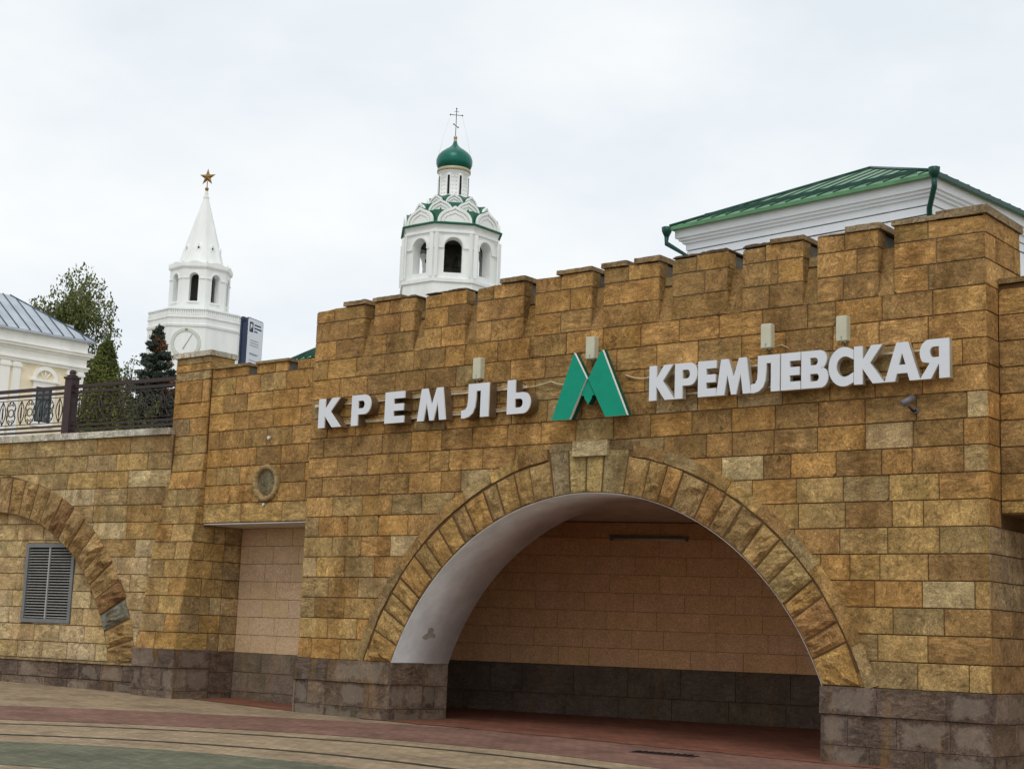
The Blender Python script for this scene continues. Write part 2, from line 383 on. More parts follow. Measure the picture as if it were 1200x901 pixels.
def block(parent, fr, poly, color, mat='stone', proud=None, joint=.0055, cham=.005, name='stone_block', back=-.03, batter=None, rough=0):
    """one stone: polygon (u,v) ccw on the frame; front chamfered and slightly proud"""
    if area(poly) < 0: poly = poly[::-1]
    if area(poly) < .004: return None
    if len(poly) == 4 and not rough and mat == 'stone' and random.random() < .22:     # a knocked-off corner
        i_ = random.randrange(4); q = [Vector(p_) for p_ in poly]; e1 = q[i_ - 1] - q[i_]; e2 = q[(i_ + 1) % 4] - q[i_]
        if min(e1.length, e2.length) > .15:
            a_ = q[i_] + e1.normalized() * random.uniform(.015, .05); b_ = q[i_] + e2.normalized() * random.uniform(.015, .05)
            poly = [tuple(x) for x in q[:i_]] + [tuple(a_), tuple(b_)] + [tuple(x) for x in q[i_ + 1:]]
    pr = random.uniform(0, .006) if proud is None else proud
    tlt = random.uniform(-.002, .002)
    A = inset(poly, joint); B = inset(poly, joint + cham)
    if area(B) <= .002 or area(A) <= .002: return None
    bt = batter or (lambda v: 0)
    mb = MB(); m = len(A)
    def P(q, n): return fr.p(q[0], q[1], n + bt(q[1]))
    if not rough:
        vs = [P(q, back) for q in A] + [P(q, pr - cham) for q in A] + [P(q, pr + tlt * (1 if i % 2 else -1)) for i, q in enumerate(B)]
        fs = []
        for i in range(m):
            j = (i + 1) % m
            fs += [(i, j, m + j, m + i), (m + i, m + j, 2 * m + j, 2 * m + i)]
        fs.append(tuple(2 * m + i for i in range(m)))
        mb.add(vs, fs)
    else:        # hewn face: bilinear grid over a quad
        q = B[:4]; nu, nv = 6, 5; sd_ = random.uniform(0, 90)
        vs = [P(x, back) for x in A] + [P(x, pr - cham * 2) for x in A]
        fs = []
        for i in range(m):
            j = (i + 1) % m; fs.append((i, j, m + j, m + i))
        base = 2 * m
        for a in range(nv + 1):
            for b in range(nu + 1):
                s_, t_ = b / nu, a / nv
                u = (q[0][0] * (1 - s_) + q[1][0] * s_) * (1 - t_) + (q[3][0] * (1 - s_) + q[2][0] * s_) * t_
                v = (q[0][1] * (1 - s_) + q[1][1] * s_) * (1 - t_) + (q[3][1] * (1 - s_) + q[2][1] * s_) * t_
                edge = a in (0, nv) or b in (0, nu)
                h = max(-.25, noise.fractal(Vector((u * 7 + sd_, v * 7, sd_)), 1.0, 2.0, 4)) * rough
                vs.append(P((u, v), pr + (h * .3 - rough * .2 if edge else h + rough * .15)))
        for a in range(nv):
            for b in range(nu):
                i0 = base + a * (nu + 1) + b; fs.append((i0, i0 + 1, i0 + nu + 2, i0 + nu + 1))
        rim = [base + b for b in range(nu + 1)] + [base + a * (nu + 1) + nu for a in range(1, nv + 1)] + [base + nv * (nu + 1) + b for b in range(nu - 1, -1, -1)] + [base + a * (nu + 1) for a in range(nv - 1, 0, -1)]
        # stitch rim to outline A
        cor = [0, nu, nu + nv, 2 * nu + nv, len(rim)]
        for e in range(4):
            seg = [rim[k % len(rim)] for k in range(cor[e], cor[e + 1] + 1)]
            fs.append(tuple([m + e, m + (e + 1) % 4] + seg[::-1]))
        mb.add(vs, fs)
    return mb.build(name, mat, parent, color)

def vary(c, s=.07):
    k = 1 + random.uniform(-s, s)
    return (c[0] * k, c[1] * k * random.uniform(.98, 1.02), c[2] * k * random.uniform(.94, 1.06), 1)
OCH = [srgb(176, 130, 66), srgb(170, 125, 62), srgb(164, 122, 66), srgb(180, 136, 73), srgb(168, 126, 67)]
BRN = [srgb(150, 114, 64), srgb(154, 118, 67), srgb(146, 110, 61), srgb(156, 120, 66)]
GRY = [srgb(158, 130, 84), srgb(152, 125, 79), srgb(162, 135, 90)]
PAL = [srgb(178, 150, 104), srgb(182, 156, 110)]
LFT = [srgb(190, 163, 118), srgb(184, 158, 112), srgb(194, 170, 126), srgb(186, 156, 106)]
YEL = [srgb(176, 139, 77), srgb(171, 135, 76), srgb(168, 135, 82), srgb(180, 145, 86)]
def facade_color(z):
    r = random.random()
    if z > 3.9: c = OCH if r < .62 else BRN if r < .96 else GRY
    elif z > 2.4: c = OCH if r < .48 else BRN if r < .8 else GRY if r < .97 else PAL
    else: c = YEL if r < .45 else OCH if r < .66 else GRY if r < .86 else BRN if r < .95 else PAL
    return vary(random.choice(c))
def left_color(z):
    r = random.random()
    if z > 3.1: c = GRY if r < .55 else BRN if r < .85 else YEL
    elif z > 2.2: c = GRY if r < .4 else LFT if r < .8 else YEL
    else: c = LFT if r < .85 else YEL
    return vary(random.choice(c), .06)
def buttress_color(z):
    r = random.random()
    c = YEL if r < .5 else OCH if r < .8 else GRY
    return vary(random.choice(c))
GRAN = [srgb(112, 92, 78), srgb(104, 87, 76), srgb(118, 99, 84), srgb(96, 80, 70)]
def gran(*a): return vary(random.choice(GRAN), .1)

def courses(parent, fr, u0, u1, v0, v1, ch, bw, colf, shape=None, mat='stone', start=0, jit=.03, **kw):
    """running bond; shape(poly) may clip a stone and return None or the clipped polygon"""
    rows = max(1, round((v1 - v0) / ch)); h = (v1 - v0) / rows
    for r in range(rows):
        a, b = v0 + r * h, v0 + (r + 1) * h
        u = u0; first = True
        off = bw * (.5 if (r + start) % 2 else 1.0)
        while u < u1 - 1e-4:
            wd = off if first else bw
            first = False
            nu = u + wd + random.uniform(-jit, jit)
            if random.random() < .07: nu = u + wd * .62
            if u1 - nu < bw * .28: nu = u1
            nu = min(nu, u1)
            poly = [(u, a), (nu, a), (nu, b), (u, b)]
            if shape: poly = shape(poly)
            if poly and len(poly) >= 3: block(parent, fr, poly, colf((a + b) / 2), mat, **kw)
            u = nu

# ------------------------------------------------------------ ground
def gz(x, y):
    y = max(y, -40); x = max(-60, min(60, x))
    z = -.80 + .012 * min(y, 0)
    return z + (.016 * -x if x < 0 else -.006 * x)
mb = MB(); xs = [-600, -150, -60, -30, -15, -8, -4, -2, 0, 2, 4, 6, 8, 10, 12, 16, 22, 30, 60, 150, 600]; ys = [-600, -150, -60, -40, -25, -16, -12, -9, -6, -4, -2, 0, 1, 2.5, 8, 14, 20, 60, 250, 900]
vs = [(x, y, gz(x, y)) for y in ys for x in xs]; nx = len(xs)
mb.add(vs, [(j * nx + i, j * nx + i + 1, (j + 1) * nx + i + 1, (j + 1) * nx + i) for j in range(len(ys) - 1) for i in range(nx - 1)])
mb.build('ground', 'pave', struct=True)
PC = (6.0, -11.5)
def ring(name, r0, r1, mat, lift, a0=-pi, a1=pi, ymax=None):
    m = MB(); n = 160; vs = []; k = 4
    for i in range(n + 1):
        a = a0 + (a1 - a0) * i / n
        for q in range(k + 1):
            r = r0 + (r1 - r0) * q / k
            x, y = PC[0] + r * cos(a), PC[1] + r * sin(a)
            vs.append((x, y, gz(x, y) + lift))
    m.add(vs, [(i * (k + 1) + q, i * (k + 1) + q + 1, (i + 1) * (k + 1) + q + 1, (i + 1) * (k + 1) + q) for i in range(n) for q in range(k)])
    m.f = [f[::-1] for f in m.f]
    return m.build(name, mat, struct=True)
ring('paving_band', 9.32, 11.65, 'pavered', .004)
ring('paving_line', 8.66, 8.76, 'paveline', .004)
ring('paving_line', 7.12, 7.23, 'paveline', .004)
ring('paving_band', 4.1, 6.3, 'pavegreen', .004)
# floor of the passage with an uneven front edge
mb = MB(); vs = []; nn = 70
xa, xb = 1.4, 10.6
for i in range(nn + 1):
    x = xa + (xb - xa) * i / nn
    yf = -.12 + .10 * noise.noise(Vector((x * 1.7, 0, 3))) + .03 * (1 if int(x / .25) % 2 else 0) - .13 * max(0, (x - 5.5) / 3)
    for y in (yf, .4, 1.3, 4, 10): vs.append((x, y, gz(x, y) + .009))
mb.add(vs, [(i * 5 + q, (i + 1) * 5 + q, (i + 1) * 5 + q + 1, i * 5 + q + 1) for i in range(nn) for q in range(4)])
mb.build('passage_floor', 'floor', struct=True)
mb = MB()
mb.add([(-4, 1.3, gz(-4, 0) + .006), (1.5, 1.3, gz(1, 0) + .006), (1.5, 9, gz(1, 0) + .006), (-4, 9, gz(-4, 0) + .006)], [(0, 1, 2, 3)])
mb.build('passage_floor', 'floor', struct=True)
# reddish wet patch in the doorless recess on the left
mb = MB(); vs = []
for i in range(21):
    x = -2.75 + 2.72 * i / 20
    vs += [(x, .30 - .25 * i / 20 + .08 * noise.noise(Vector((x * 4, 2, 0))), gz(x, 0) + .008), (x, 1.2, gz(x, 0) + .008)]
mb.add(vs, [(2 * i, 2 * i + 2, 2 * i + 3, 2 * i + 1) for i in range(20)])
mb.build('recess_floor', 'floor', struct=True)
# drain grate
t = thing('drain_grate', 'dark oblong drain grate in the reddish paving before the arch', 'drain', (7.17, -.98, gz(7.17, -.98)))
mb = MB(); z = gz(7.17, -.98)
mb.obox((6.78, -1.10, z - .02), (.80, .10, 0), (-.02, .19, 0), (0, 0, .032)); mb.build('frame', 'drain', t)
for i in range(9):
    mb = MB(); mb.obox((6.82 + i * .082, -1.085 + i * .0102, z + .006), (.035, .004, 0), (-.02, .17, 0), (0, 0, .016)); mb.build('bar', 'iron', t)

# upper terrace behind the walls
mb = MB()
mb.box((-600, 1.25, 2.42), (-4.1, 900, 3.6)); mb.box((-4.1, 1.3, 2.42), (14.9, 900, 3.6))
mb.build('terrace_ground', 'terrace', struct=True)
mb = MB(); mb.box((14.5, 9.7, -1.4), (14.89, 900, 2.42)); mb.build('terrace_side_wall', 'render', struct=True)

# ------------------------------------------------------------ main arch wall
W = 10.69
AC, AZ, AR = 5.307, -1.304, 3.626
aw = thing('arch_wall', 'large ochre stone wall with wide round arch, battlements and station lettering', 'stone wall', (W / 2, .6, gz(5, 0)))
FF = Frame((0, 0, 0), (1, 0, 0), (0, -1, 0))
# core with the arch opening cut out
a_sp = math.asin((0 - AZ) / AR)
hole = [(AC + AR * cos(a_sp), 0)] + arc(AC, AZ, AR + .012, a_sp, pi - a_sp, 48)[1:-1] + [(AC - AR * cos(a_sp), 0)]
outer = [(.012, -1.3), (AC - AR * cos(a_sp) - .012, -1.3), (AC - AR * cos(a_sp) - .012, -.001)] + hole[::-1] + [(AC + AR * cos(a_sp) + .012, -.001), (AC + AR * cos(a_sp) + .012, -1.3), (W - .012, -1.3), (W - .012, 4.5), (.012, 4.5)]
mb = MB(); mb.prism(outer, [], (0, 0, 0), (1, 0, 0), (0, 0, 1), (0, -1, 0), -1.23, -.012); mb.build('wall_core', 'mortar', aw)
mb = MB(); mb.box((.012, .20, 4.5), (W - .012, 1.05, 5.11)); mb.build('parapet_core', 'render', aw)
# white soffit of the arch
mb = MB(); vs = []; n = 64
aa0 = math.asin(.02 / AR) + a_sp
for i in range(n + 1):
    a = a_sp - .003 + (pi - 2 * a_sp + .006) * i / n
    for r, y in ((AR + .012, -.005), (AR - .006, -.005), (AR - .006, 1.24), (AR + .012, 1.24)):
        vs.append((AC + r * cos(a), y, AZ + r * sin(a)))
mb.add(vs, [(i * 4 + q, (i + 1) * 4 + q, (i + 1) * 4 + (q + 1) % 4, i * 4 + (q + 1) % 4) for i in range(n) for q in range(4)], 0, True)
for q in range(len(mb.sm)): mb.sm[q] = (q % 4 == 1)
o = mb.build('arch_soffit', 'soffit', aw); o['label'] = 'white plastered underside of the arch'
# bare spot in the plaster
mb = MB(); pts = []
a_c = pi - math.asin((.42 - AZ) / AR); rr = AR - .010
k_ = 14
for i in range(k_):
    t_ = 2 * pi * i / k_; q = 1 + .35 * sin(3 * t_ + .6) + .2 * sin(5 * t_)
    a = a_c + .026 * q * sin(t_); y = .57 + .11 * q * cos(t_); pts.append((AC + rr * cos(a), y, AZ + rr * sin(a)))
mb.add(pts, [tuple(range(k_))]); o = mb.build('bare_spot', 'spot', aw)

def rc(u, v): return math.hypot(u - AC, v - AZ)
def arch_shape(poly):
    ds = [rc(*q) for q in poly]
    if min(ds) > 4.05 and not (min(q[0] for q in poly) < AC < max(q[0] for q in poly) and min(q[1] for q in poly) < AZ + 4.05): return poly
    if max(ds) < 4.06: return None
    far = max(poly, key=lambda q: rc(*q)); cu = sum(q[0] for q in poly) / 4; cv = sum(q[1] for q in poly) / 4
    du, dv = cu - AC, cv - AZ; l = math.hypot(du, dv)
    if l < 4.0:
        du, dv = (du / l + (far[0] - AC) / rc(*far)) / 2, (dv / l + (far[1] - AZ) / rc(*far)) / 2; l = math.hypot(du, dv)
    du /= l; dv /= l
    return clip(poly, du, dv, du * AC + dv * AZ + 4.03)
courses(aw, FF, 0, W, 0, 4.5, .3, .60, facade_color, arch_shape, start=1)
# return face on the right
FR = Frame((W, 0, 0), (0, 1, 0), (1, 0, 0))
def rcol(z): return vary(random.choice(OCH if z > 2 else OCH + GRY), .08)
mb = MB(); mb.box((W - .03, .02, -1.3), (W - .012, 1.04, 5.1)); mb.build('return_core', 'mortar', aw)
courses(aw, FR, 0, 1.06, 4.5, 5.1, .3, .56, rcol)
courses(aw, FR, 0, .343, 1.8, 4.5, .3, .6, rcol)
def pcol(z): return vary(srgb(164, 140, 104) if z > .9 else srgb(150, 116, 74), .08)
courses(aw, FR, 0, 1.2, 0, 1.8, .3, .62, pcol)
# left return (mostly hidden, but solid)
FL = Frame((0, 1.23, 0), (0, -1, 0), (-1, 0, 0))
courses(aw, FL, .0, 1.23, 0, 2.1, .3, .6, facade_color)
courses(aw, FL, .9, 1.23, 2.1, 4.5, .3, .6, facade_color)
# merlons with stones, slots and caps
ME = [(-.0, 1.035), (1.235, 2.065), (2.262, 3.052), (3.255, 4.103), (4.304, 5.262), (5.456, 6.337), (6.533, 7.364), (7.572, 8.414), (8.603, 9.395), (9.593, W)]
capdefs = {0: [(.60, 1.06, .07)], 1: [(-.03, .55, .065), (.5, .86, .035)], 2: [(.0, .45, .02), (.4, .80, .03)], 3: [(.42, .875, .07)], 4: [(.38, .97, .06)],
           5: [(-.03, .38, .07), (.5, .9, .075)], 6: [(.0, .5, .03), (.4, .85, .045)], 7: [(.0, .45, .04), (.4, .86, .06)], 8: [(.38, .83, .075), (0, .4, .02)], 9: [(-.02, .72, .06), (.52, 1.125, .10)]}
for i, (a, b) in enumerate(ME):
    topz = 5.315
    mb = MB()
    mb.box((a + .012, .012, 4.5), (b - .012, .205, topz - .02))
    mb.box((a + .02, .2051, 5.1), (b - .02, 1.04, topz - .02))
    me_ = mb.build('merlon', 'render', aw)
    if i == 9: me_['label'] = 'wide corner merlon at the right end'
    def mcol(z): return vary(random.choice(OCH + OCH + BRN))
    for r in range(3):
        z0 = 4.5 + .3 * r; z1 = z0 + .3 if r < 2 else topz
        cut = (.62 if r % 2 else .40) + random.uniform(-.08, .08)
        ca = a + (b - a) * cut
        us = [a, ca, b]
        if i == 9: us = [a, a + .42 + (r % 2) * .1, b]
        if random.random() < .2 and i not in (0, 9): us = [a, b]
        for q in range(len(us) - 1):
            zz1 = z1
            poly = [(us[q], z0), (us[q + 1], z0), (us[q + 1], zz1), (us[q], zz1)]
            if r == 2 and q == 0 and i in (0, 2, 3, 6, 7): poly[3] = (us[q], zz1 - .035)
            if r == 2: poly[2] = (poly[2][0], poly[2][1] - random.uniform(0, .018))
            block(me_, FF, poly, mcol(z0), 'stone', proud=random.uniform(.0, .006))
    # right return strip of the merlon
    fm = Frame((b, 0, 0), (0, 1, 0), (1, 0, 0))
    if i < 9:
        for r in range(3):
            z0 = 4.5 + .3 * r; z1 = z0 + .3 if r < 2 else topz
            dd = .2 if r < 2 else .2
            block(me_, fm, [(0.004, z0), (dd, z0), (dd, z1), (0.004, z1)], vary(random.choice(BRN), .1), 'stone', proud=.001, joint=.003)
    else:
        courses(me_, fm, .004, 1.05, 5.1, topz, .3, .56, rcol, jit=.01)
    # slot back, sloping out towards its foot, topped by small stones
    if i < 9:
        c, d = b, ME[i + 1][0]
        mb = MB(); zt = 4.99 if i % 2 else 5.1
        mb.hexa([(c + .002, .004, 4.5), (d - .002, .004, 4.5), (d - .002, .21, 4.5), (c + .002, .21, 4.5), (c + .002, .15, zt), (d - .002, .15, zt), (d - .002, .21, zt), (c + .002, .21, zt)])
        o = mb.build('slot_stone', 'stone', aw, vary(random.choice(BRN), .1))
        if zt < 5.1:
            mb = MB(); mb.box((c + .01, .13, zt + .008), (d - .01, .5, 5.115)); mb.build('slot_stone', 'stone', aw, vary(random.choice(GRY), .12))
    # caps: thin, broken coping slabs
    for (c0, c1, h) in capdefs[i]:
        mb = MB(); top = []; nseg = 9; zb = topz + .001
        ov = .035 if h > .05 else .004
        pts = [(a + c0 + (c1 - c0) * k / nseg, -ov + random.uniform(-.006, .012)) for k in range(nseg + 1)]
        yb = 1.06 if i != 9 else 1.09
        vs = []
        for k, (x, y) in enumerate(pts):
            hh = h * (random.uniform(.75, 1.0) if h < .05 else random.uniform(.94, 1.0))
            if k in (0, nseg) and h < .05: hh *= .4
            vs += [(x, y, zb - (.0 if h < .05 else 0)), (x, y + .006, zb + hh), (x, yb, zb), (x, yb, zb + hh)]
        fs = []
        for k in range(nseg):
            o0, o1 = 4 * k, 4 * (k + 1)
            fs += [(o0, o1, o1 + 1, o0 + 1), (o0 + 1, o1 + 1, o1 + 3, o0 + 3), (o0 + 3, o1 + 3, o1 + 2, o0 + 2), (o0 + 2, o1 + 2, o1, o0)]
        fs += [(0, 1, 3, 2), (4 * nseg, 4 * nseg + 2, 4 * nseg + 3, 4 * nseg + 1)]
        mb.add(vs, fs); mb.build('cap_slab', 'cap', me_, vary(srgb(150, 128, 96) if i > 7 else srgb(134, 110, 78) if h > .05 else srgb(96, 78, 56), .1))

# voussoirs, keystones, hood
A0 = pi - a_sp - .0; A1 = a_sp
k0 = math.asin(0)   # crown stones span x 4.75..5.86 on the outer circle
def angx(x, r): return math.acos((x - AC) / r)
crown = [4.70, 4.99, 5.265, 5.535, 5.90]
cr_a = [angx(x, 3.9) for x in crown]
XO1 = AC + sqrt(4.1 ** 2 - AZ ** 2); XO0 = 2 * AC - XO1; XSP1 = AC + AR * cos(a_sp); XSP0 = 2 * AC - XSP1
def vous(a0, a1, r0, r1, color, rough, proud, name='voussoir', mat='rough', joint=.013):
    P4 = [(AC + r0 * cos(a1), AZ + r0 * sin(a1)), (AC + r0 * cos(a0), AZ + r0 * sin(a0)), (AC + r1 * cos(a0), AZ + r1 * sin(a0)), (AC + r1 * cos(a1), AZ + r1 * sin(a1))]
    if abs(a0 - a_sp) < 1e-4: P4[1], P4[2] = (XSP1, 0), (XO1, 0)
    if abs(a1 - (pi - a_sp)) < 1e-4: P4[0], P4[3] = (XSP0, 0), (XO0, 0)
    if area(P4) < 0: P4 = [P4[1], P4[0], P4[3], P4[2]]
    return block(aw, FF, P4, color, mat, proud=proud, rough=rough, joint=joint, cham=.012, name=name)
VC = [srgb(176, 134, 70), srgb(170, 128, 66), srgb(166, 130, 76), srgb(162, 130, 80), srgb(174, 138, 78), srgb(168, 122, 66)]
def fan(aL, aR, n, cols):
    ed = [aL + (aR - aL) * i / n + (random.uniform(-.014, .014) if 0 < i < n else 0) for i in range(n + 1)]
    for i in range(n):
        c = cols[i] if cols and i < len(cols) and cols[i] else random.choice(VC)
        lo_, hi_ = sorted((ed[i], ed[i + 1])); vous(lo_, hi_, AR - .0, 4.125 + random.uniform(-.012, .006), vary(c, .08), random.uniform(.05, .085), .030 + random.uniform(-.006, .018), joint=random.uniform(.007, .018))
fan(pi - a_sp, cr_a[0], 14, None)
fan(a_sp, cr_a[4], 14, [VC[0], srgb(168, 124, 68), srgb(168, 121, 66), None, srgb(156, 128, 76), None, VC[4], srgb(152, 120, 70), None, None, None, None, None, None])
for i in range(4):
    vous(cr_a[i + 1], cr_a[i], AR, 4.27, vary([srgb(158, 138, 98), srgb(170, 144, 94), srgb(170, 142, 88), srgb(156, 136, 94)][i], .05), .012, .016, 'keystone', 'rough', .004)
def hood(aL, aR, n):
    for i in range(n):
        a0, a1 = aL + (aR - aL) * i / n, aL + (aR - aL) * (i + 1) / n
        r0, r1 = 4.135, 4.285
        mb = MB(); vs = []; m = 5
        g = .002 / 4.2 * (1 if a1 > a0 else -1)
        col = vary(random.choice(GRY + BRN + YEL), .1); pr = .028 + random.uniform(-.004, .006)
        for k in range(m + 1):
            a = a0 + g + (a1 - a0 - 2 * g) * k / m
            for r, y in ((r0, .01), (r0, -pr), (r1, -pr + .006), (r1 + .004, .01)):
                jr = random.uniform(-.008, .008)
                vs.append((AC + (r + jr) * cos(a), y, AZ + (r + jr) * sin(a)))
        s = 1 if a1 < a0 else -1
        fs = [(k * 4 + q, (k + 1) * 4 + q, (k + 1) * 4 + q + 1, k * 4 + q + 1)[::s] for k in range(m) for q in range(3)]
        fs += [(0, 1, 2, 3)[::s], tuple(m * 4 + q for q in range(4))[::-s]]
        mb.add(vs, fs); mb.build('hood_stone', 'stone', aw, col)
ahs = math.asin(-AZ / 4.2)
hood(pi - ahs, angx(4.62, 4.2), 9)
hood(ahs, angx(6.0, 4.2), 9)
# dark joint behind the ring
mb = MB(); vs = []
for i in range(65):
    a = a_sp + (pi - 2 * a_sp) * i / 64
    for r in (AR + .001, 4.28): vs.append((AC + r * cos(a), -.0085, AZ + r * sin(a)))
mb.add(vs, [(2 * i, 2 * i + 2, 2 * i + 3, 2 * i + 1) for i in range(64)]); mb.build('ring_joint', 'mortar', aw)
# pale slab above the crown
block(aw, FF, [(5.045, 2.79), (5.625, 2.79), (5.63, 3.005), (5.05, 3.005)], srgb(178, 158, 116), 'stone', proud=.06, cham=.006, name='crown_slab')
# flanking header stones
block(aw, FF, [(4.64, 2.86), (5.03, 2.88), (5.03, 3.0), (4.64, 2.98)], srgb(140, 118, 80), 'stone', proud=.02, name='hood_stone')
block(aw, FF, [(5.64, 2.87), (6.1, 2.84), (6.1, 2.97), (5.64, 3.0)], srgb(128, 104, 70), 'stone', proud=.02, name='hood_stone')

# plinth of the main wall: moulding course and two rows below
def plinth(parent, fr, u0, u1, vb, top=0.0, mh=.31, out=.06, low=.03, bw=.62, rows=2, c0=0, c1=0):
    us = [u0]
    while us[-1] < u1 - .01:
        nx_ = us[-1] + bw * random.uniform(1.0, 1.5); us.append(u1 if u1 - nx_ < .35 else nx_)
    for i in range(len(us) - 1):
        block(parent, fr, [(us[i], top - mh), (us[i + 1], top - mh), (us[i + 1], top), (us[i], top)], gran(), 'granite', proud=out, joint=.001, cham=.004, back=-.02, name='plinth_stone')
    courses(parent, fr, u0 + c0, u1 - c1, vb, top - mh, (top - mh - vb) / rows, bw, gran, None, 'granite', proud=low, joint=.002, cham=.003, name='plinth_stone', jit=.08)
XL, XR = AC - AR * cos(a_sp), AC + AR * cos(a_sp)
GB = -1.0
plinth(aw, FF, -.03, XL, GB); plinth(aw, FF, XR, W + .05, GB, c1=.031)
# jamb faces of the plinth under the arch
FJL = Frame((XL, 0, 0), (0, 1, 0), (1, 0, 0)); FJR = Frame((XR, 1.23, 0), (0, -1, 0), (-1, 0, 0))
plinth(aw, FJL, -.02, .68, GB, out=.03, low=.012); courses(aw, FJL, .69, 1.24, GB, 0, .33, .6, gran, None, 'granite', proud=.004, joint=.002, name='plinth_stone')
plinth(aw, FJR, 0, 1.25, GB, out=.03, low=.012)
plinth(aw, Frame((W, 0, 0), (0, 1, 0), (1, 0, 0)), -.055, .36, GB, out=.049, low=.019, c0=.03)
courses(aw, Frame((W, 0, 0), (0, 1, 0), (1, 0, 0)), .37, 1.2, GB, 0, .33, .6, gran, None, 'granite', proud=.01, joint=.003, name='plinth_stone')
FL2 = Frame((0, 1.23, 0), (0, -1, 0), (-1, 0, 0))
plinth(aw, FL2, 0, 1.27, GB, out=.03, low=.015)

# ------------------------------------------------------------ passage behind the arch
P0 = Vector((-.19, 3.72, 0)); bd = Vector((5.75, 2.21, 0)).normalized(); bn = Vector((bd.y, -bd.x, 0))
pw = thing('passage_wall', 'brown stone wall with dark dado at the back of the arched passage', 'wall', tuple(P0 + bd * 4 + Vector((0, 0, -.95))))
FB = Frame(P0, bd, bn)
mb = MB(); mb.obox(FB.p(-1.6, -1.2, -.012), bd * 17.8, -bn * .25, Vector((0, 0, 3.62))); mb.build('wall_core', 'mortar', pw)
def tcol(z): return vary(srgb(222, 174, 130), .03)
courses(pw, FB, -1.5, 16, .0, 2.1, .3, .85, tcol, None, 'tile', joint=.0025, cham=.003, jit=.02, proud=.001, name='wall_tile')
courses(pw, FB, -1.5, 16, 2.1, 2.36, .26, 1.7, lambda z: vary(srgb(196, 152, 108), .03), None, 'tile', joint=.0025, cham=.003, proud=.012, name='wall_tile')
def dcol(z): return vary(srgb(102, 88, 76), .05)
courses(pw, FB, -1.5, 16, -.95, 0.0, .47, .9, dcol, None, 'dado', joint=.003, cham=.004, proud=.03, name='dado_stone')
# closing walls and ceiling
mb = MB()
mb.box((-1.7, 1.24, 2.375), (14.9, 10.5, 2.41)); mb.build('passage_ceiling', 'ceiling', struct=True)
mb = MB()
mb.box((-1.75, 1.24, -1.2), (-1.55, 4.4, 2.37)); mb.box((-1.55, 1.24, -1.2), (-.02, 1.40, 2.37))
mb.build('passage_side_wall', 'ceiling', struct=True)
lm = thing('lamp_fixture', 'long unlit tube lamp fixed high on the brown passage wall', 'lamp', tuple(FB.p(3.42, 2.13, .05)))
mb = MB(); mb.obox(FB.p(2.75, 2.10, .0), bd * 1.32, bn * .07, Vector((0, 0, .05))); mb.build('housing', 'lamp', lm)
mb = MB(); mb.tube([FB.p(2.80, 2.085, .045), FB.p(4.02, 2.085, .045)], .018, 8); mb.build('tube', 'box', lm)
for u in (2.76, 4.03):
    mb = MB(); mb.obox(FB.p(u, 2.06, .02), bd * .03, bn * .05, Vector((0, 0, .05))); mb.build('end_cap', 'lamp', lm)

# ------------------------------------------------------------ recessed bay on the left with medallion and opening
rb = thing('recessed_wall', 'recessed ochre stone bay with small battlements above a square opening, left of the arch', 'stone wall', (-1.4, .8, gz(-1, 0)))
FP = Frame((-2.8, .345, 0), (1, 0, 0), (0, -1, 0))
mb = MB(); mb.box((-2.80, .357, 2.08), (-.0, 1.25, 4.5)); mb.build('wall_core', 'mortar', rb)
mb = MB(); mb.box((-2.8, .56, 4.5), (0, 1.2, 4.53)); mb.build('walkway', 'render', rb)
def pc(z): return vary(random.choice(OCH if random.random() < .6 else BRN + YEL), .1)
courses(rb, FP, 0, 2.80, 2.4, 4.5, .3, .60, pc, start=0)
courses(rb, FP, 0, 2.80, 2.085, 2.4, .3, .95, lambda z: vary(random.choice(YEL), .1))
mb = MB(); mb.box((-2.79, .36, 2.062), (0, 1.25, 2.083)); mb.build('lintel', 'plaster', rb)
for i, (a, b) in enumerate([(-2.8, -1.90), (-1.70, -.955), (-.74, -.01)]):
    zt = 4.66
    mb = MB(); mb.box((a + .01, .357, 4.5), (b - .01, 1.1, zt)); m_ = mb.build('merlon', 'render', rb)
    c = a + (b - a) * (.4 + .2 * (i % 2))
    for u0, u1 in ((a, c), (c, b)):
        block(m_, FP, [(u0 + 2.8, 4.5), (u1 + 2.8, 4.5), (u1 + 2.8, zt), (u0 + 2.8, zt)], pc(0))
    if i < 2:
        mb = MB(); mb.box((a + .0 if i else a + .05, .31, zt + .001), (b + .03, 1.12, zt + .045)); mb.build('cap_slab', 'cap', m_, vary(srgb(140, 116, 80), .1))
# opening: back wall and dado
FBK = Frame((-2.8, 1.22, 0), (1, 0, 0), (0, -1, 0))
mb = MB(); mb.box((-2.8, 1.235, -1.1), (-.02, 1.45, 2.06)); mb.build('back_core', 'mortar', rb)
def bcol(z): return vary(srgb(194, 166, 134), .02)
courses(rb, FBK, 0, 2.80, 0, 2.06, .2943, .62, bcol, None, 'tile', joint=.003, cham=.003, proud=.001, name='wall_tile', jit=.01)
courses(rb, FBK, 0, 2.80, -.95, 0, .32, .7, lambda z: vary(srgb(112, 98, 84), .1), None, 'dado', joint=.003, proud=.02, name='dado_stone')
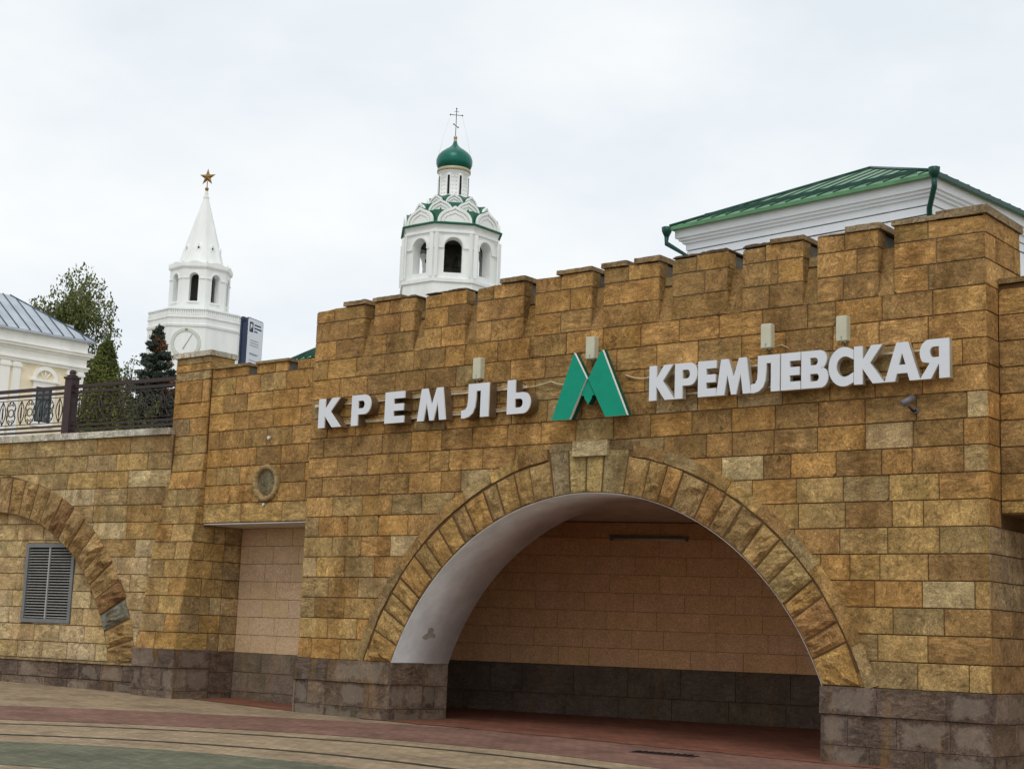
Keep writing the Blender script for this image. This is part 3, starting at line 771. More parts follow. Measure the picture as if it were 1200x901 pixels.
# medallion
md = thing('medallion', 'round carved stone medallion with worn relief on the recessed bay', 'medallion', (-1.29, .345, 2.40))
mb = MB(); cx, cz = -1.29, 2.705; n = 40
prof = [(.300, -.012), (.300, .035), (.285, .055), (.245, .060), (.222, .045), (.212, .006)]
vs = []
for i in range(n):
    a = 2 * pi * i / n
    for r, h in prof: vs.append((cx + r * cos(a), .345 - h, cz + r * sin(a)))
m = len(prof)
mb.add(vs, [(i * m + q, ((i + 1) % n) * m + q, ((i + 1) % n) * m + q + 1, i * m + q + 1)[::-1] for i in range(n) for q in range(m - 1)], 0, True)
mb.build('ring', 'relief', md, srgb(158, 132, 88))
mb = MB(); vs = []; G_ = 26
for j in range(G_ + 1):
    for i in range(n):
        r = .214 * j / G_; a = 2 * pi * i / n; x, zz = r * cos(a), r * sin(a)
        h = .010 + .038 * math.exp(-((x - .05) ** 2 / .0032 + (zz - .03) ** 2 / .008)) + .034 * math.exp(-((x + .07) ** 2 / .003 + (zz + .0) ** 2 / .007)) + .02 * math.exp(-((x - .02) ** 2 / .01 + (zz + .12) ** 2 / .002)) + .008 * noise.noise(Vector((x * 25, zz * 25, 1)))
        vs.append((cx + x, .345 - h * min(1, (.214 - r) / .03), cz + zz))
mb.add(vs, [(j * n + i, j * n + (i + 1) % n, (j + 1) * n + (i + 1) % n, (j + 1) * n + i) for j in range(G_) for i in range(n)], 0, True)
mb.build('relief', 'relief', md, srgb(118, 108, 82))
rv = MB(); rv.tube([(-1.305, .335, 2.36), (-1.305, .30, 2.36)], .022, 10); rebase(tag(rv.build('fixing_stub', 'plaster'), 'tiny pale plug on the wall just below the round medallion', 'wall plug'))
rv = MB(); rv.tube([(-1.27, .335, 3.43), (-1.27, .29, 3.43)], .028, 10); rebase(tag(rv.build('fixing_stub', 'plaster'), 'tiny pale plug on the wall well above the round medallion', 'wall plug'))

# ------------------------------------------------------------ buttress
bt = thing('buttress', 'tapering ochre stone buttress with flat pale cap and dark plinth at the railing end', 'buttress', (-3.25, .4, gz(-3, 0)))
def bat(v):      # how far the front stands out of the plane Y=.30
    return 0 if v > 3.25 else (3.25 - v) / 3.25 * .35
XB = -3.70
def lefte(v): return XB - (0 if v > 3.25 else (3.25 - v) / 3.25 * .12)
FBt = Frame((-2.8, .30, 0), (1, 0, 0), (0, -1, 0))
mb = MB()
mb.hexa([(lefte(0) + .01, -.038, -1.1), (-2.812, -.038, -1.1), (-2.812, 1.45, -1.1), (lefte(0) + .01, 1.45, -1.1), (lefte(0) + .01, -.038, 0), (-2.812, -.038, 0), (-2.812, 1.45, 0), (lefte(0) + .01, 1.45, 0)])
mb.hexa([(lefte(0) + .01, -.036, 0), (-2.812, -.036, 0), (-2.812, 1.45, 0), (lefte(0) + .01, 1.45, 0), (XB + .01, .314, 3.25), (-2.812, .314, 3.25), (-2.812, 1.45, 3.25), (XB + .01, 1.45, 3.25)])
mb.hexa([(XB + .01, .314, 3.25), (-2.812, .314, 3.25), (-2.812, .82, 3.25), (XB + .01, .82, 3.25), (XB + .01, .314, 4.9), (-2.812, .314, 4.9), (-2.812, .82, 4.9), (XB + .01, .82, 4.9)])
mb.build('core', 'mortar', bt)
rows_b = 11; h = 3.25 / rows_b
for r in range(rows_b):
    a, b = r * h, (r + 1) * h
    c = -2.8 - (.36 if r % 2 else .56) + random.uniform(-.05, .05)
    for x0a, x0b, x1 in ((lefte(a), lefte(b), c), (c, c, -2.8)):
        poly = [(x0a + 2.8, a), (x1 + 2.8, a), (x1 + 2.8, b), (x0b + 2.8, b)]
        block(bt, FBt, poly, buttress_color(a), batter=bat)
# upper shaft: courses and a framed panel stone
for a, b, cuts in ((3.25, 3.56, (.62,)), (3.56, 3.86, (.5,)), (3.86, 4.12, ()), (4.12, 4.50, (.18, .80)), (4.50, 4.66, ()), (4.66, 4.79, (.45,)), (4.79, 4.905, ())):
    us = [XB] + [XB + .9 * q for q in cuts] + [-2.8]
    for q in range(len(us) - 1):
        pr = .018 if (len(cuts) == 2 and q == 1) else None
        block(bt, FBt, [(us[q] + 2.8, a), (us[q + 1] + 2.8, a), (us[q + 1] + 2.8, b), (us[q] + 2.8, b)], vary(random.choice(OCH + GRY), .08) if a > 3.8 else buttress_color(a), proud=pr)
FBs = Frame((-2.8, 0, 0), (0, 1, 0), (1, 0, 0))     # right side face
for r in range(rows_b):
    a, b = r * h, (r + 1) * h
    f0, f1 = .30 - bat(a), .30 - bat(b)
    if b <= 2.10:
        m_ = .42 if r % 2 else .62; ee = 1.225
        for (p0, p1, q0, q1) in ((f0, f1, m_, m_), (m_, m_, .86, .86), (.86, .86, ee, ee)):
            block(bt, FBs, [(p0 + .004, a), (q0, a), (q0, b), (p1 + .004, b)], vary(random.choice(YEL + GRY), .08) if p0 < .6 else vary(random.choice(GRY + PAL), .07), proud=random.uniform(0, .003))
    elif f1 < .338:
        block(bt, FBs, [(f0 + .004, a), (.36 if a > 2.0 else .8, a), (.36, b), (f1 + .004, b)], buttress_color(a), proud=.001)
courses(bt, FBs, .304, .82, 4.67, 4.905, .235, .6, lambda z: vary(YEL[0]))
FBl = Frame((XB - .0, .82, 0), (0, -1, 0), (-1, 0, 0))
courses(bt, FBl, 0, .52, 3.6, 4.905, .3, .6, buttress_color)
FBb = Frame((XB, .82, 0), (1, 0, 0), (0, 1, 0))
mb = MB()
for (x0, x1) in ((-3.745, -3.30), (-3.29, -2.765)): mb.box((x0, .255, 4.907), (x1, .86, 4.995))
mb.build('cap_slab', 'kerbcap', bt, srgb(196, 190, 172))
# plinth
plinth(bt, Frame((-2.8, 0, 0), (1, 0, 0), (0, -1, 0)), lefte(0) + 2.8 - .02, .04, -1.0, top=.03, mh=.30, out=.085, low=.06, bw=.5, c1=.021)
plinth(bt, Frame((-2.8, 0, 0), (0, 1, 0), (1, 0, 0)), -.085, .68, -1.0, top=.03, mh=.30, out=.035, low=.02, c0=.028)
courses(bt, Frame((-2.8, 0, 0), (0, 1, 0), (1, 0, 0)), .69, 1.2, -1.0, .0, .33, .6, gran, None, 'granite', proud=.006, joint=.003, name='plinth_stone')
# dark notch stone in the plinth moulding
mb = MB(); mb.prism([(-.50, .02), (-.36, .02), (-.37, -.10), (-.43, -.21), (-.49, -.10)], [], (-2.8, 0, 0), (1, 0, 0), (0, 0, 1), (0, -1, 0), .07, .0895); mb.build('plinth_stain', 'mortar', bt)

# ------------------------------------------------------------ left retaining wall
TH = rad(6)
FW = Frame((-4, .2, 0), (cos(TH), sin(TH), 0), (sin(TH), -cos(TH), 0))
lw = thing('retaining_wall', 'pale ochre stone wall with blind arch and louvred window under the railing', 'stone wall', tuple(FW.p(-3, -.75, -.5)))
C2, Z2, R2 = -3.92, -.95, 3.26
a2 = math.asin((-.25 - Z2) / R2)
hole2 = arc(C2, Z2, R2 + .01, a2, pi - a2, 40)
S0 = -14.0
outer2 = [(S0, -1.1), (hole2[-1][0], -1.1)] + hole2[::-1] + [(hole2[0][0], -1.1), (.42, -1.1), (.42, 3.6), (S0, 3.6)]
mb = MB(); mb.prism(outer2, [], FW.O, FW.U, (0, 0, 1), FW.N, -1.15, -.012); mb.build('wall_core', 'mortar', lw)
WX0, WX1, WZ0, WZ1 = -3.20, -1.93, .37, 1.77
mb = MB(); mb.prism([(C2 - 3.25, -1.1), (C2 + 3.25, -1.1), (C2 + 3.25, 2.4), (C2 - 3.25, 2.4)], [[(WX0, WZ0), (WX1, WZ0), (WX1, WZ1), (WX0, WZ1)]], FW.O, FW.U, (0, 0, 1), FW.N, -.6, -.175); mb.build('blind_arch_core', 'mortar', lw)
RO = 3.92
def arch2(poly):
    ds = [math.hypot(q[0] - C2, q[1] - Z2) for q in poly]
    straddle = min(q[0] for q in poly) < C2 < max(q[0] for q in poly) and min(q[1] for q in poly) < Z2 + RO
    if min(ds) > RO and not straddle: return poly
    if max(ds) < RO: return None
    cu = sum(q[0] for q in poly) / 4 - C2; cv = sum(q[1] for q in poly) / 4 - Z2; l = math.hypot(cu, cv)
    if l < RO:
        far = poly[ds.index(max(ds))]; cu = cu / l + (far[0] - C2) / max(ds); cv = cv / l + (far[1] - Z2) / max(ds); l = math.hypot(cu, cv)
    cu /= l; cv /= l
    return clip(poly, cu, cv, cu * C2 + cv * Z2 + RO - .02)
ch = (3.6 + .25) / 13
courses(lw, FW, -8.4, .42, -.25, 3.6, ch, .78, left_color, arch2, start=1, jit=.06)
def tymp(poly):
    # inside the arch, minus the window rectangle
    ds = [math.hypot(q[0] - C2, q[1] - Z2) for q in poly]
    if min(ds) > R2 + .02: return None
    return poly
FT = Frame(FW.p(0, 0, -.16), FW.U, FW.N)
def tympcourse():
    rows = 9; v = -.25; hh = [ch] * 9
    for r in range(9):
        a, b = v + r * ch, v + (r + 1) * ch
        u = -7.1 + (.33 if r % 2 else 0)
        while u < -.6:
            nu = u + .66 + random.uniform(-.07, .07)
            segs = [(u, nu)]
            if b > WZ0 and a < WZ1:
                segs = []
                if u < WX0: segs.append((u, min(nu, WX0)))
                if nu > WX1: segs.append((max(u, WX1), nu))
            for s0, s1 in segs:
                if s1 - s0 < .06: continue
                aa, bb = a, b
                if s0 < WX1 and s1 > WX0: aa, bb = (max(a, WZ1), b) if b > WZ1 else (a, min(b, WZ0))
                poly = tymp([(s0, aa), (s1, aa), (s1, bb), (s0, bb)])
                if poly and bb - aa > .02: block(lw, FT, poly, vary(random.choice(LFT), .05))
            # strips directly above and below the window
            if b > WZ0 > a and nu > WX0 and u < WX1:
                block(lw, FT, [(max(u, WX0), a), (min(nu, WX1), a), (min(nu, WX1), WZ0), (max(u, WX0), WZ0)], vary(random.choice(LFT), .05))
            if b > WZ1 > a and nu > WX0 and u < WX1:
                block(lw, FT, [(max(u, WX0), WZ1), (min(nu, WX1), WZ1), (min(nu, WX1), b), (max(u, WX0), b)], vary(random.choice(LFT), .05))
            u = nu
tympcourse()
# soffit lining and voussoirs of the blind arch
mb = MB(); vs = []
for i in range(41):
    a = a2 + (pi - 2 * a2) * i / 40
    for y in (-.001, -.18): vs.append(FW.p(C2 + (R2 + .004) * cos(a), Z2 + (R2 + .004) * sin(a), y))
mb.add(vs, [(2 * i, 2 * i + 1, 2 * i + 3, 2 * i + 2) for i in range(40)], 0, True); mb.build('arch_soffit', 'stone', lw, srgb(170, 140, 92))
nv = 30; VO2 = [srgb(166, 132, 82), srgb(158, 124, 76), srgb(152, 112, 68), srgb(170, 138, 90)]
aE = math.asin((-.25 - Z2) / 3.6)
for i in range(nv):
    a0 = aE + (pi - 2 * aE) * i / nv; a1 = aE + (pi - 2 * aE) * (i + 1) / nv
    if a0 > rad(152): break
    r0, r1 = R2, 3.93 + random.uniform(-.02, .02)
    P4 = [(C2 + r0 * cos(a1), Z2 + r0 * sin(a1)), (C2 + r0 * cos(a0), Z2 + r0 * sin(a0)), (C2 + r1 * cos(a0), Z2 + r1 * sin(a0)), (C2 + r1 * cos(a1), Z2 + r1 * sin(a1))]
    if area(P4) < 0: P4 = [P4[1], P4[0], P4[3], P4[2]]
    o = block(lw, FW, P4, srgb(128, 128, 116) if i == 2 else vary(random.choice(VO2), .07), 'rough', proud=.03 + random.uniform(-.008, .015), rough=.08, joint=random.uniform(.007, .018), cham=.014, name='voussoir')
    if i == 2: o['label'] = 'grey voussoir low on the right of the blind arch'
mb = MB(); vs = []
for i in range(65):
    a = a2 + (pi - 2 * a2) * i / 64
    for r in (R2 + .001, 3.93): vs.append(FW.p(C2 + r * cos(a), Z2 + r * sin(a), .0))
mb.add(vs, [(2 * i, 2 * i + 1, 2 * i + 3, 2 * i + 2) for i in range(64)]); mb.build('ring_joint', 'mortar', lw)
# ledge and plinth rows
mb = MB(); mb.obox(FW.p(S0, -.285, -.1), FW.U * (.42 - S0), FW.N * .155, Vector((0, 0, .033))); mb.build('ledge', 'stone', lw, srgb(150, 126, 88))
mb = MB(); mb.obox(FW.p(S0, -1.1, -.1), FW.U * (.42 - S0), FW.N * .105, Vector((0, 0, .80))); mb.build('plinth_core', 'mortar', lw)
courses(lw, FW, -5.6, .42, -.56, -.288, .3, .52, gran, None, 'granite', proud=.03, joint=.006, name='plinth_stone')
courses(lw, FW, -5.6, .42, -.95, -.56, .2, .55, gran, None, 'granite', proud=.03, joint=.006, name='plinth_stone', start=1)
# coping
us = [-6.2 + .62 * i for i in range(11)]
for i in range(len(us)):
    u1 = us[i] + .617 if i < len(us) - 1 else .38
    mb = MB(); mb.obox(FW.p(us[i], 3.602, .05), FW.U * (u1 - us[i]), -FW.N * .75, Vector((0, 0, .115 + random.uniform(-.004, .004)))); mb.build('coping_slab', 'kerbcap', lw, vary(srgb(188, 184, 168), .08))
mb = MB(); mb.obox(FW.p(S0, 3.602, .05), FW.U * (-6.203 - S0), -FW.N * .75, Vector((0, 0, .115))); mb.build('coping_slab', 'kerbcap', lw, srgb(188, 184, 168))
# louvred window
wn = MB(); FWn = Frame(FW.p(0, 0, -.17), FW.U, FW.N)
wn.prism([(WX0, WZ0), (WX1, WZ0), (WX1, WZ1), (WX0, WZ1)], [[(WX0 + .07, WZ0 + .07), (WX1 - .07, WZ0 + .07), (WX1 - .07, WZ1 - .07), (WX0 + .07, WZ1 - .07)]], FWn.O, FWn.U, (0, 0, 1), FWn.N, -.05, .035)
wf = wn.build('window', 'louvre_frame', lw); wf['label'] = 'louvred window with blue-grey frame'
mb = MB(); xm = (WX0 + WX1) / 2 - .03
mb.obox(FWn.p(xm, WZ0 + .07, .0), FWn.U * .03, FWn.N * .028, Vector((0, 0, WZ1 - WZ0 - .14))); mb.build('mullion', 'louvre', wf)
mb = MB(); mb.obox(FWn.p(WX0 + .06, WZ0 + .06, -.09), FWn.U * (WX1 - WX0 - .12), FWn.N * .02, Vector((0, 0, WZ1 - WZ0 - .12))); mb.build('back_panel', 'black', wf)
nsl = 25; first = {}
for k in range(nsl):
    z = WZ0 + .085 + k * (WZ1 - WZ0 - .16) / nsl
    for s_, (x0, x1) in enumerate(((WX0 + .072, xm - .002), (xm + .032, WX1 - .072))):
        if s_ not in first:
            mb = MB(); mb.obox(FWn.p(x0, z, .020), FWn.U * (x1 - x0), -FWn.N * .035 + Vector((0, 0, .020)), FWn.N * .003 + Vector((0, 0, .004)))
            o = mb.build('slat', 'louvre', wf); first[s_] = (o, z)
        else:
            o = first[s_][0].copy(); COL.objects.link(o); o.location = first[s_][0].location + Vector((0, 0, z - first[s_][1]))

# ------------------------------------------------------------ railing on the retaining wall
rl = thing('railing', 'brown wrought iron railing with scrollwork panels on the wall at upper left', 'railing', tuple(FW.p(-3, 3.72, -.3)))
FRl = Frame(FW.p(0, 0, -.3), FW.U, FW.N)
RA, RBB = -10.6, .22
for z0, z1, d in ((4.60, 4.66, .055), (4.50, 4.545, .035), (3.90, 3.935, .035), (3.815, 3.85, .035)):
    mb = MB(); mb.obox(FRl.p(RA, z0, -d / 2), FRl.U * (RBB - RA), FRl.N * d, Vector((0, 0, z1 - z0))); mb.build('rail', 'railing', rl)
for z in (4.45, 3.985):
    mb = MB(); mb.tube([FRl.p(RA, z, 0), FRl.p(RBB, z, 0)], .008, 5, cap=False); mb.build('thin_bar', 'railing', rl)
def post(u):
    mb = MB(); mb.obox(FRl.p(u - .09, 3.717, -.09), FRl.U * .18, FRl.N * .18, Vector((0, 0, 1.06))); o = mb.build('post', 'railing', rl)
    mb = MB(); mb.obox(FRl.p(u - .11, 4.775, -.11), FRl.U * .22, FRl.N * .22, Vector((0, 0, .035)))
    c = FRl.p(u, 0, 0); mb.lathe((c.x, c.y), [(.09, 4.81), (.10, 4.835), (.06, 4.85), (.055, 4.87), (.065, 4.89), (.05, 4.93), (.02, 4.945)], 12); mb.build('post_cap', 'railing', o)
    return o
for u in (-2.55, -5.3, -8.05): post(u)
# scrollwork unit, .48 m wide, shared mesh
def circ_pts(c, r, n, z=None): return [FRl.p(c[0] + r * cos(2 * pi * i / n), c[1] + r * sin(2 * pi * i / n), 0) for i in range(n)]
def unit_mesh(u):
    mb = MB(); zc = 4.217
    for sgn in (1, -1):     # pointed oval
        mb.tube([FRl.p(u - .12 + sgn * .085 * sin(pi * t / 8), zc - .22 + .44 * t / 8, 0) for t in range(9)], .0095, 5, cap=False)
    mb.tube([FRl.p(u - .12, zc - .10, 0), FRl.p(u - .12, zc + .10, 0)], .014, 6)
    mb.tube([FRl.p(u - .12, zc - .22, 0), FRl.p(u - .12, zc + .22, 0)], .007, 5)
    mb.tube(circ_pts((u + .12, zc), .072, 12), .0105, 5, closed=True)
    for dz in (-1, 1):
        mb.tube(circ_pts((u + .12, zc + dz * .190), .040, 10), .0095, 5, closed=True)
        for sg in (1, -1):
            mb.tube([FRl.p(u + .12 + sg * (.075 + .04 * cos(a)), zc + dz * (.10 + .055 * sin(a)), 0) for a in [(-.5 + .19 * k) * pi / 1.0 for k in range(8)]], .0095, 5, cap=False)
            mb.tube([FRl.p(u + .12 + sg * .10, zc, 0), FRl.p(u + .12 + sg * .125, zc + dz * .09, 0), FRl.p(u + .12 + sg * .09, zc + dz * .17, 0), FRl.p(u + .12 + sg * .02, zc + dz * .225, 0)], .009, 5, cap=False)
    return mb
u = -.12; proto = None
while u > RA + .3:
    if all(abs(u - q) > .15 for q in (-2.55, -5.3, -8.05)):
        if proto is None: proto = unit_mesh(u).build('scrollwork', 'railing', rl); pu = u
        else:
            o = proto.copy(); COL.objects.link(o); o.location = proto.location + FRl.U * (u - pu)
    u -= .52

# ------------------------------------------------------------ right bay
rr_ = thing('recessed_wall', 'recessed stone bay with overhanging lintel at the far right, beyond the arch wall corner', 'stone wall', (13, .8, gz(12, 0)))
FQ = Frame((W, .345, 0), (1, 0, 0), (0, -1, 0))
mb = MB(); mb.box((W + .0, .357, 1.95), (15, 1.25, 4.55)); mb.build('wall_core', 'mortar', rr_)
courses(rr_, FQ, 0.002, 4.2, 2.1, 4.5, .3, .62, lambda z: vary(random.choice(OCH + BRN), .1))
courses(rr_, FQ, 0.002, 4.2, 1.96, 2.1, .14, .9, lambda z: vary(random.choice(YEL), .1))
mb = MB(); mb.box((W + .02, .32, 4.56), (15, 1.2, 4.62)); mb.build('cap_slab', 'cap', rr_, srgb(130, 104, 66))
mb = MB(); mb.box((W + .0, 1.21, -1.2), (15, 1.24, 1.95)); mb.build('back_wall', 'ceiling', rr_)
mb = MB(); mb.box((14.95, -.3, -1.2), (15.4, 1.25, 4.56)); mb.build('end_pier', 'stone', rr_, OCH[1])

# ------------------------------------------------------------ letters
def bowl(x0, x1, y0, y1, n=12):   # right-hand half round from (x0,y1) to (x0,y0) bulging to x1
    r = (y1 - y0) / 2; cx = max(x0, x1 - r); cy = (y0 + y1) / 2; rx = x1 - cx
    return [(x0, y1)] + [(cx + rx * sin(pi * i / n), cy + r * cos(pi * i / n)) for i in range(n + 1)] + [(x0, y0)]
def G(ch):
    if ch == 'К': return [(0, 0), (.28, 0), (.28, .41), (.62, 0), (1, 0), (.53, .54), (.94, 1), (.58, 1), (.28, .62), (.28, 1), (0, 1)], []
    if ch == 'Р': return [(0, 0), (.34, 0), (.34, .36)] + bowl(.34, 1.0, .36, 1.0)[::-1][1:-1] + [(0, 1)], [bowl(.34, .68, .56, .81)]
    if ch == 'Е': return [(0, 0), (1, 0), (1, .22), (.45, .22), (.45, .39), (.96, .39), (.96, .61), (.45, .61), (.45, .78), (1, .78), (1, 1), (0, 1)], []
    if ch == 'М': return [(0, 0), (.23, 0), (.32, .56), (.44, 0), (.58, 0), (.71, .56), (.78, 0), (1, 0), (.87, 1), (.66, 1), (.5, .47), (.34, 1), (.13, 1)], []
    if ch == 'Л': return [(0, 0), (.1, -.01), (.28, .03), (.42, .13), (.5, .3), (.53, .55), (.54, .78), (.70, .78), (.70, 0), (1, 0), (1, 1), (.24, 1), (.24, .55), (.22, .36), (.15, .25), (.0, .23)], []
    if ch == 'Ь': return [(0, 0)] + bowl(.34, 1.0, 0, .62)[::-1][1:-1] + [(.34, .62), (.34, 1), (0, 1)], [bowl(.34, .68, .18, .44)]
    if ch == 'В': return [(0, 0)] + bowl(.3, 1.0, 0, .54)[::-1][1:-1] + bowl(.3, .94, .5, 1.0)[::-1][1:-1][1:] + [(0, 1)], [bowl(.33, .66, .18, .38), bowl(.33, .62, .61, .81)]
    if ch == 'С':
        o = [(.62 + .62 * cos(a), .5 + .52 * sin(a)) for a in [rad(52 + (308 - 52) * i / 22) for i in range(23)]]
        i_ = [(.66 + .34 * cos(a), .5 + .27 * sin(a)) for a in [rad(308 - (308 - 52) * i / 16) for i in range(17)]]
        o = [(1.0, .93)] + o[1:-1] + [(1.0, .07), (1.0, .33)] + i_[1:-1] + [(1.0, .67)]
        return o, []
    if ch == 'А': return [(0, 0), (.29, 0), (.35, .2), (.65, .2), (.71, 0), (1, 0), (.66, 1), (.34, 1)], [[(.40, .42), (.60, .42), (.5, .72)]]
    if ch == 'Я':
        bo = bowl(.34, 1.0, .34, 1.0)[::-1][1:-1]
        o = [(0, 0), (.34, 0), (.34, .33), (.36, .36), (.62, 0), (1, 0), (.66, .40)] + [q for q in bo if q[1] > .40] + [(0, 1)]
        h_ = [bowl(.34, .66, .54, .81)]
        return [(1 - x, y) for x, y in o][::-1], [[(1 - x, y) for x, y in h_[0]][::-1]]
ltr_names = {'К': 'К', 'Р': 'Р', 'Е': 'Е', 'М': 'М', 'Л': 'Л', 'Ь': 'Ь', 'В': 'В', 'С': 'С', 'А': 'А', 'Я': 'Я'}
def letter(parent, ch, x0, x1, z0, z1, yf, yb, side):
    o, hs = G(ch)
    sc = lambda q: (x0 + q[0] * (x1 - x0), z0 + q[1] * (z1 - z0))
    mb = MB(); O = (0, 0, 0)
    mb.prism([sc(q) for q in o], [[sc(q) for q in h_] for h_ in hs], O, (1, 0, 0), (0, 0, 1), (0, -1, 0), -yb, -yf - .022, 0, 0)
    body = mb.build('letter', side, parent); body['label'] = 'letter ' + ch
    mb = MB(); mb.prism([sc(q) for q in o], [[sc(q) for q in h_] for h_ in hs], O, (1, 0, 0), (0, 0, 1), (0, -1, 0), -yf - .0215, -yf, 1, 0)
    mb.mi = [0 if m_ == 0 else 1 for m_ in mb.mi]
    mb.build('letter_face', ['letter_rim', 'letter'], body)
s1 = thing('letter_sign', 'spaced white three-dimensional letters КРЕМЛЬ on rails left of the green emblem', 'sign', (2.4, -.1, 3.4))
for ch, a, b, z0, z1 in (('К', .385, .86, 3.42, 3.865), ('Р', 1.08, 1.47, 3.415, 3.87), ('Е', 1.76, 2.14, 3.41, 3.87), ('М', 2.40, 2.94, 3.405, 3.87), ('Л', 3.23, 3.72, 3.40, 3.875), ('Ь', 4.045, 4.45, 3.405, 3.875)):
    letter(s1, ch, a, b, z0, z1, -.22, -.045, 'letter_side')
for z in (3.80, 3.50):
    mb = MB()
    for (a, b) in ((.12, 1.6), (1.605, 3.2), (3.205, 4.25)):
        mb.box((a if z > 3.6 else max(a, .5), -.05, z - .019), (b, -.018, z + .019)); mb.box((a + .2, -.03, z - .03), (a + .23, .0, z + .03))
    mb.build('mounting_rail', 'steel', s1)
    mb = MB(); pts = [(.2 + .1 * k, -.055, z + .02 + .008 * sin(k * 1.9)) for k in range(41)]; mb.tube(pts if z > 3.6 else pts[5:], .007, 5); mb.build('cable', 'cable', s1)
s2 = thing('letter_sign', 'close-set white three-dimensional letters КРЕМЛЕВСКАЯ right of the green emblem', 'sign', (8.3, -.1, 3.4))
xs2 = [('К', 6.35, 6.73), ('Р', 6.735, 7.06), ('Е', 7.075, 7.335), ('М', 7.34, 7.82), ('Л', 7.825, 8.215), ('Е', 8.235, 8.49), ('В', 8.505, 8.855), ('С', 8.86, 9.175), ('К', 9.185, 9.56), ('А', 9.565, 9.99), ('Я', 9.99, 10.335)]
for ch, a, b in xs2: letter(s2, ch, a, b, 3.437, 3.885, -.20, -.11, 'letter_side2')
for z in (3.80, 3.52):
    mb = MB(); mb.box((6.5, -.06, z - .012), (10.1, -.025, z + .012)); mb.build('mounting_rail', 'steel', s2)
# emblem
em = thing('emblem_sign', 'teal green three-dimensional letter M emblem between the two words', 'sign', (5.45, -.1, 3.27))
def emblem_piece(poly, label):
    mb = MB(); mb.prism(poly, [], (0, 0, 0), (1, 0, 0), (0, 0, 1), (0, -1, 0), .13, .205, 0, 0); b_ = mb.build('stroke', 'teal_side', em); b_['label'] = label
    mb = MB(); mb.prism(poly, [], (0, 0, 0), (1, 0, 0), (0, 0, 1), (0, -1, 0), .2052, .25, 0, 1); mb.build('face', ['teal', 'letter_rim'], b_)
emblem_piece([(4.842, 3.273), (5.137, 3.268), (5.397, 3.800), (5.183, 4.157)], 'left leaning stroke')
emblem_piece([(5.421, 3.787), (5.713, 3.270), (6.052, 3.275), (5.64, 4.157), (5.625, 4.157)], 'right leaning stroke')
mb = MB(); mb.prism([(5.408, 3.776), (5.291, 3.581), (5.347, 3.568), (5.360, 3.53), (5.419, 3.454), (5.472, 3.53), (5.478, 3.568), (5.521, 3.572)], [], (0, 0, 0), (1, 0, 0), (0, 0, 1), (0, -1, 0), .12, .225, 0, 1)
mb.build('centre_diamond', ['teal', 'teal_side'], em)
# cables
def cable(pts, r, mat, label):
    mb = MB(); mb.tube(pts, r, 6); return rebase(tag(mb.build('cable', mat), label, 'cable'))
def sag(a, b, s, n=12): return [tuple(Vector(a).lerp(Vector(b), i / n) + Vector((0, 0, -s * sin(pi * i / n)))) for i in range(n + 1)]
cable(sag((4.25, -.03, 3.79), (4.62, -.03, 3.84), .01, 6) + sag((4.66, -.03, 3.84), (5.07, -.02, 3.83), .05), .010, 'cable', 'pale cable from the spaced letters to the green emblem')
cable(sag((5.86, -.03, 3.84), (6.40, -.03, 3.82), .06), .011, 'cable', 'sagging pale cable from the green emblem to the long word')
# power boxes
bx = None
locs = [(3.37, 4.12, 'pale power supply box over the spaced shorter word, leftmost of the four'), (5.325, 4.24, 'pale power supply box directly over the green emblem'),
        (7.963, 4.15, 'pale power supply box over the long word, with a stray wire'), (8.969, 4.145, 'pale power supply box over the long word, rightmost of the four')]
def pbox(x, z, label):
    t = thing('junction_box', label, 'electrical box', (x, 0, z - .155), 'pale power supply boxes on the arch wall')
    mb = MB(); w2, h2 = .072, .152
    out_ = [(-w2 + .012, -h2), (w2 - .012, -h2), (w2, -h2 + .012), (w2, h2 - .012), (w2 - .012, h2), (-w2 + .012, h2), (-w2, h2 - .012), (-w2, -h2 + .012)]
    mb.prism(out_, [], (x, 0, z), (1, 0, 0), (0, 0, 1), (0, -1, 0), .0, .085); mb.prism(inset(out_, .008), [], (x, 0, z), (1, 0, 0), (0, 0, 1), (0, -1, 0), .0855, .092); mb.build('case', 'box', t)
    mb = MB(); mb.prism([(-.012, -.115), (.012, -.115), (0, -.09)], [], (x, 0, z), (1, 0, 0), (0, 0, 1), (0, -1, 0), .0925, .094)
    mb.tube([(x, -.088, z - .132), (x, -.0955, z - .132)], .006, 8); mb.build('mark', 'ink', t)
    for dx in (-.025, .025):
        mb = MB(); mb.tube([(x + dx, -.045, z - .17), (x + dx, -.045, z - .15)], .013, 8); mb.build('cable_gland', 'box', t)
    mb = MB(); mb.tube([(x + .02, -.045, z - .17), (x + .03, -.05, z - .21), (x + .01, -.045, z - .25)], .007, 6); mb.build('lead', 'darkcable', t)
for x, z, l in locs: pbox(x, z, l)
cable([(8.05, -.03, 4.02), (8.15, -.03, 4.03), (8.24, -.02, 3.985)], .006, 'cable', 'short stray wire beside the power box over the long word')
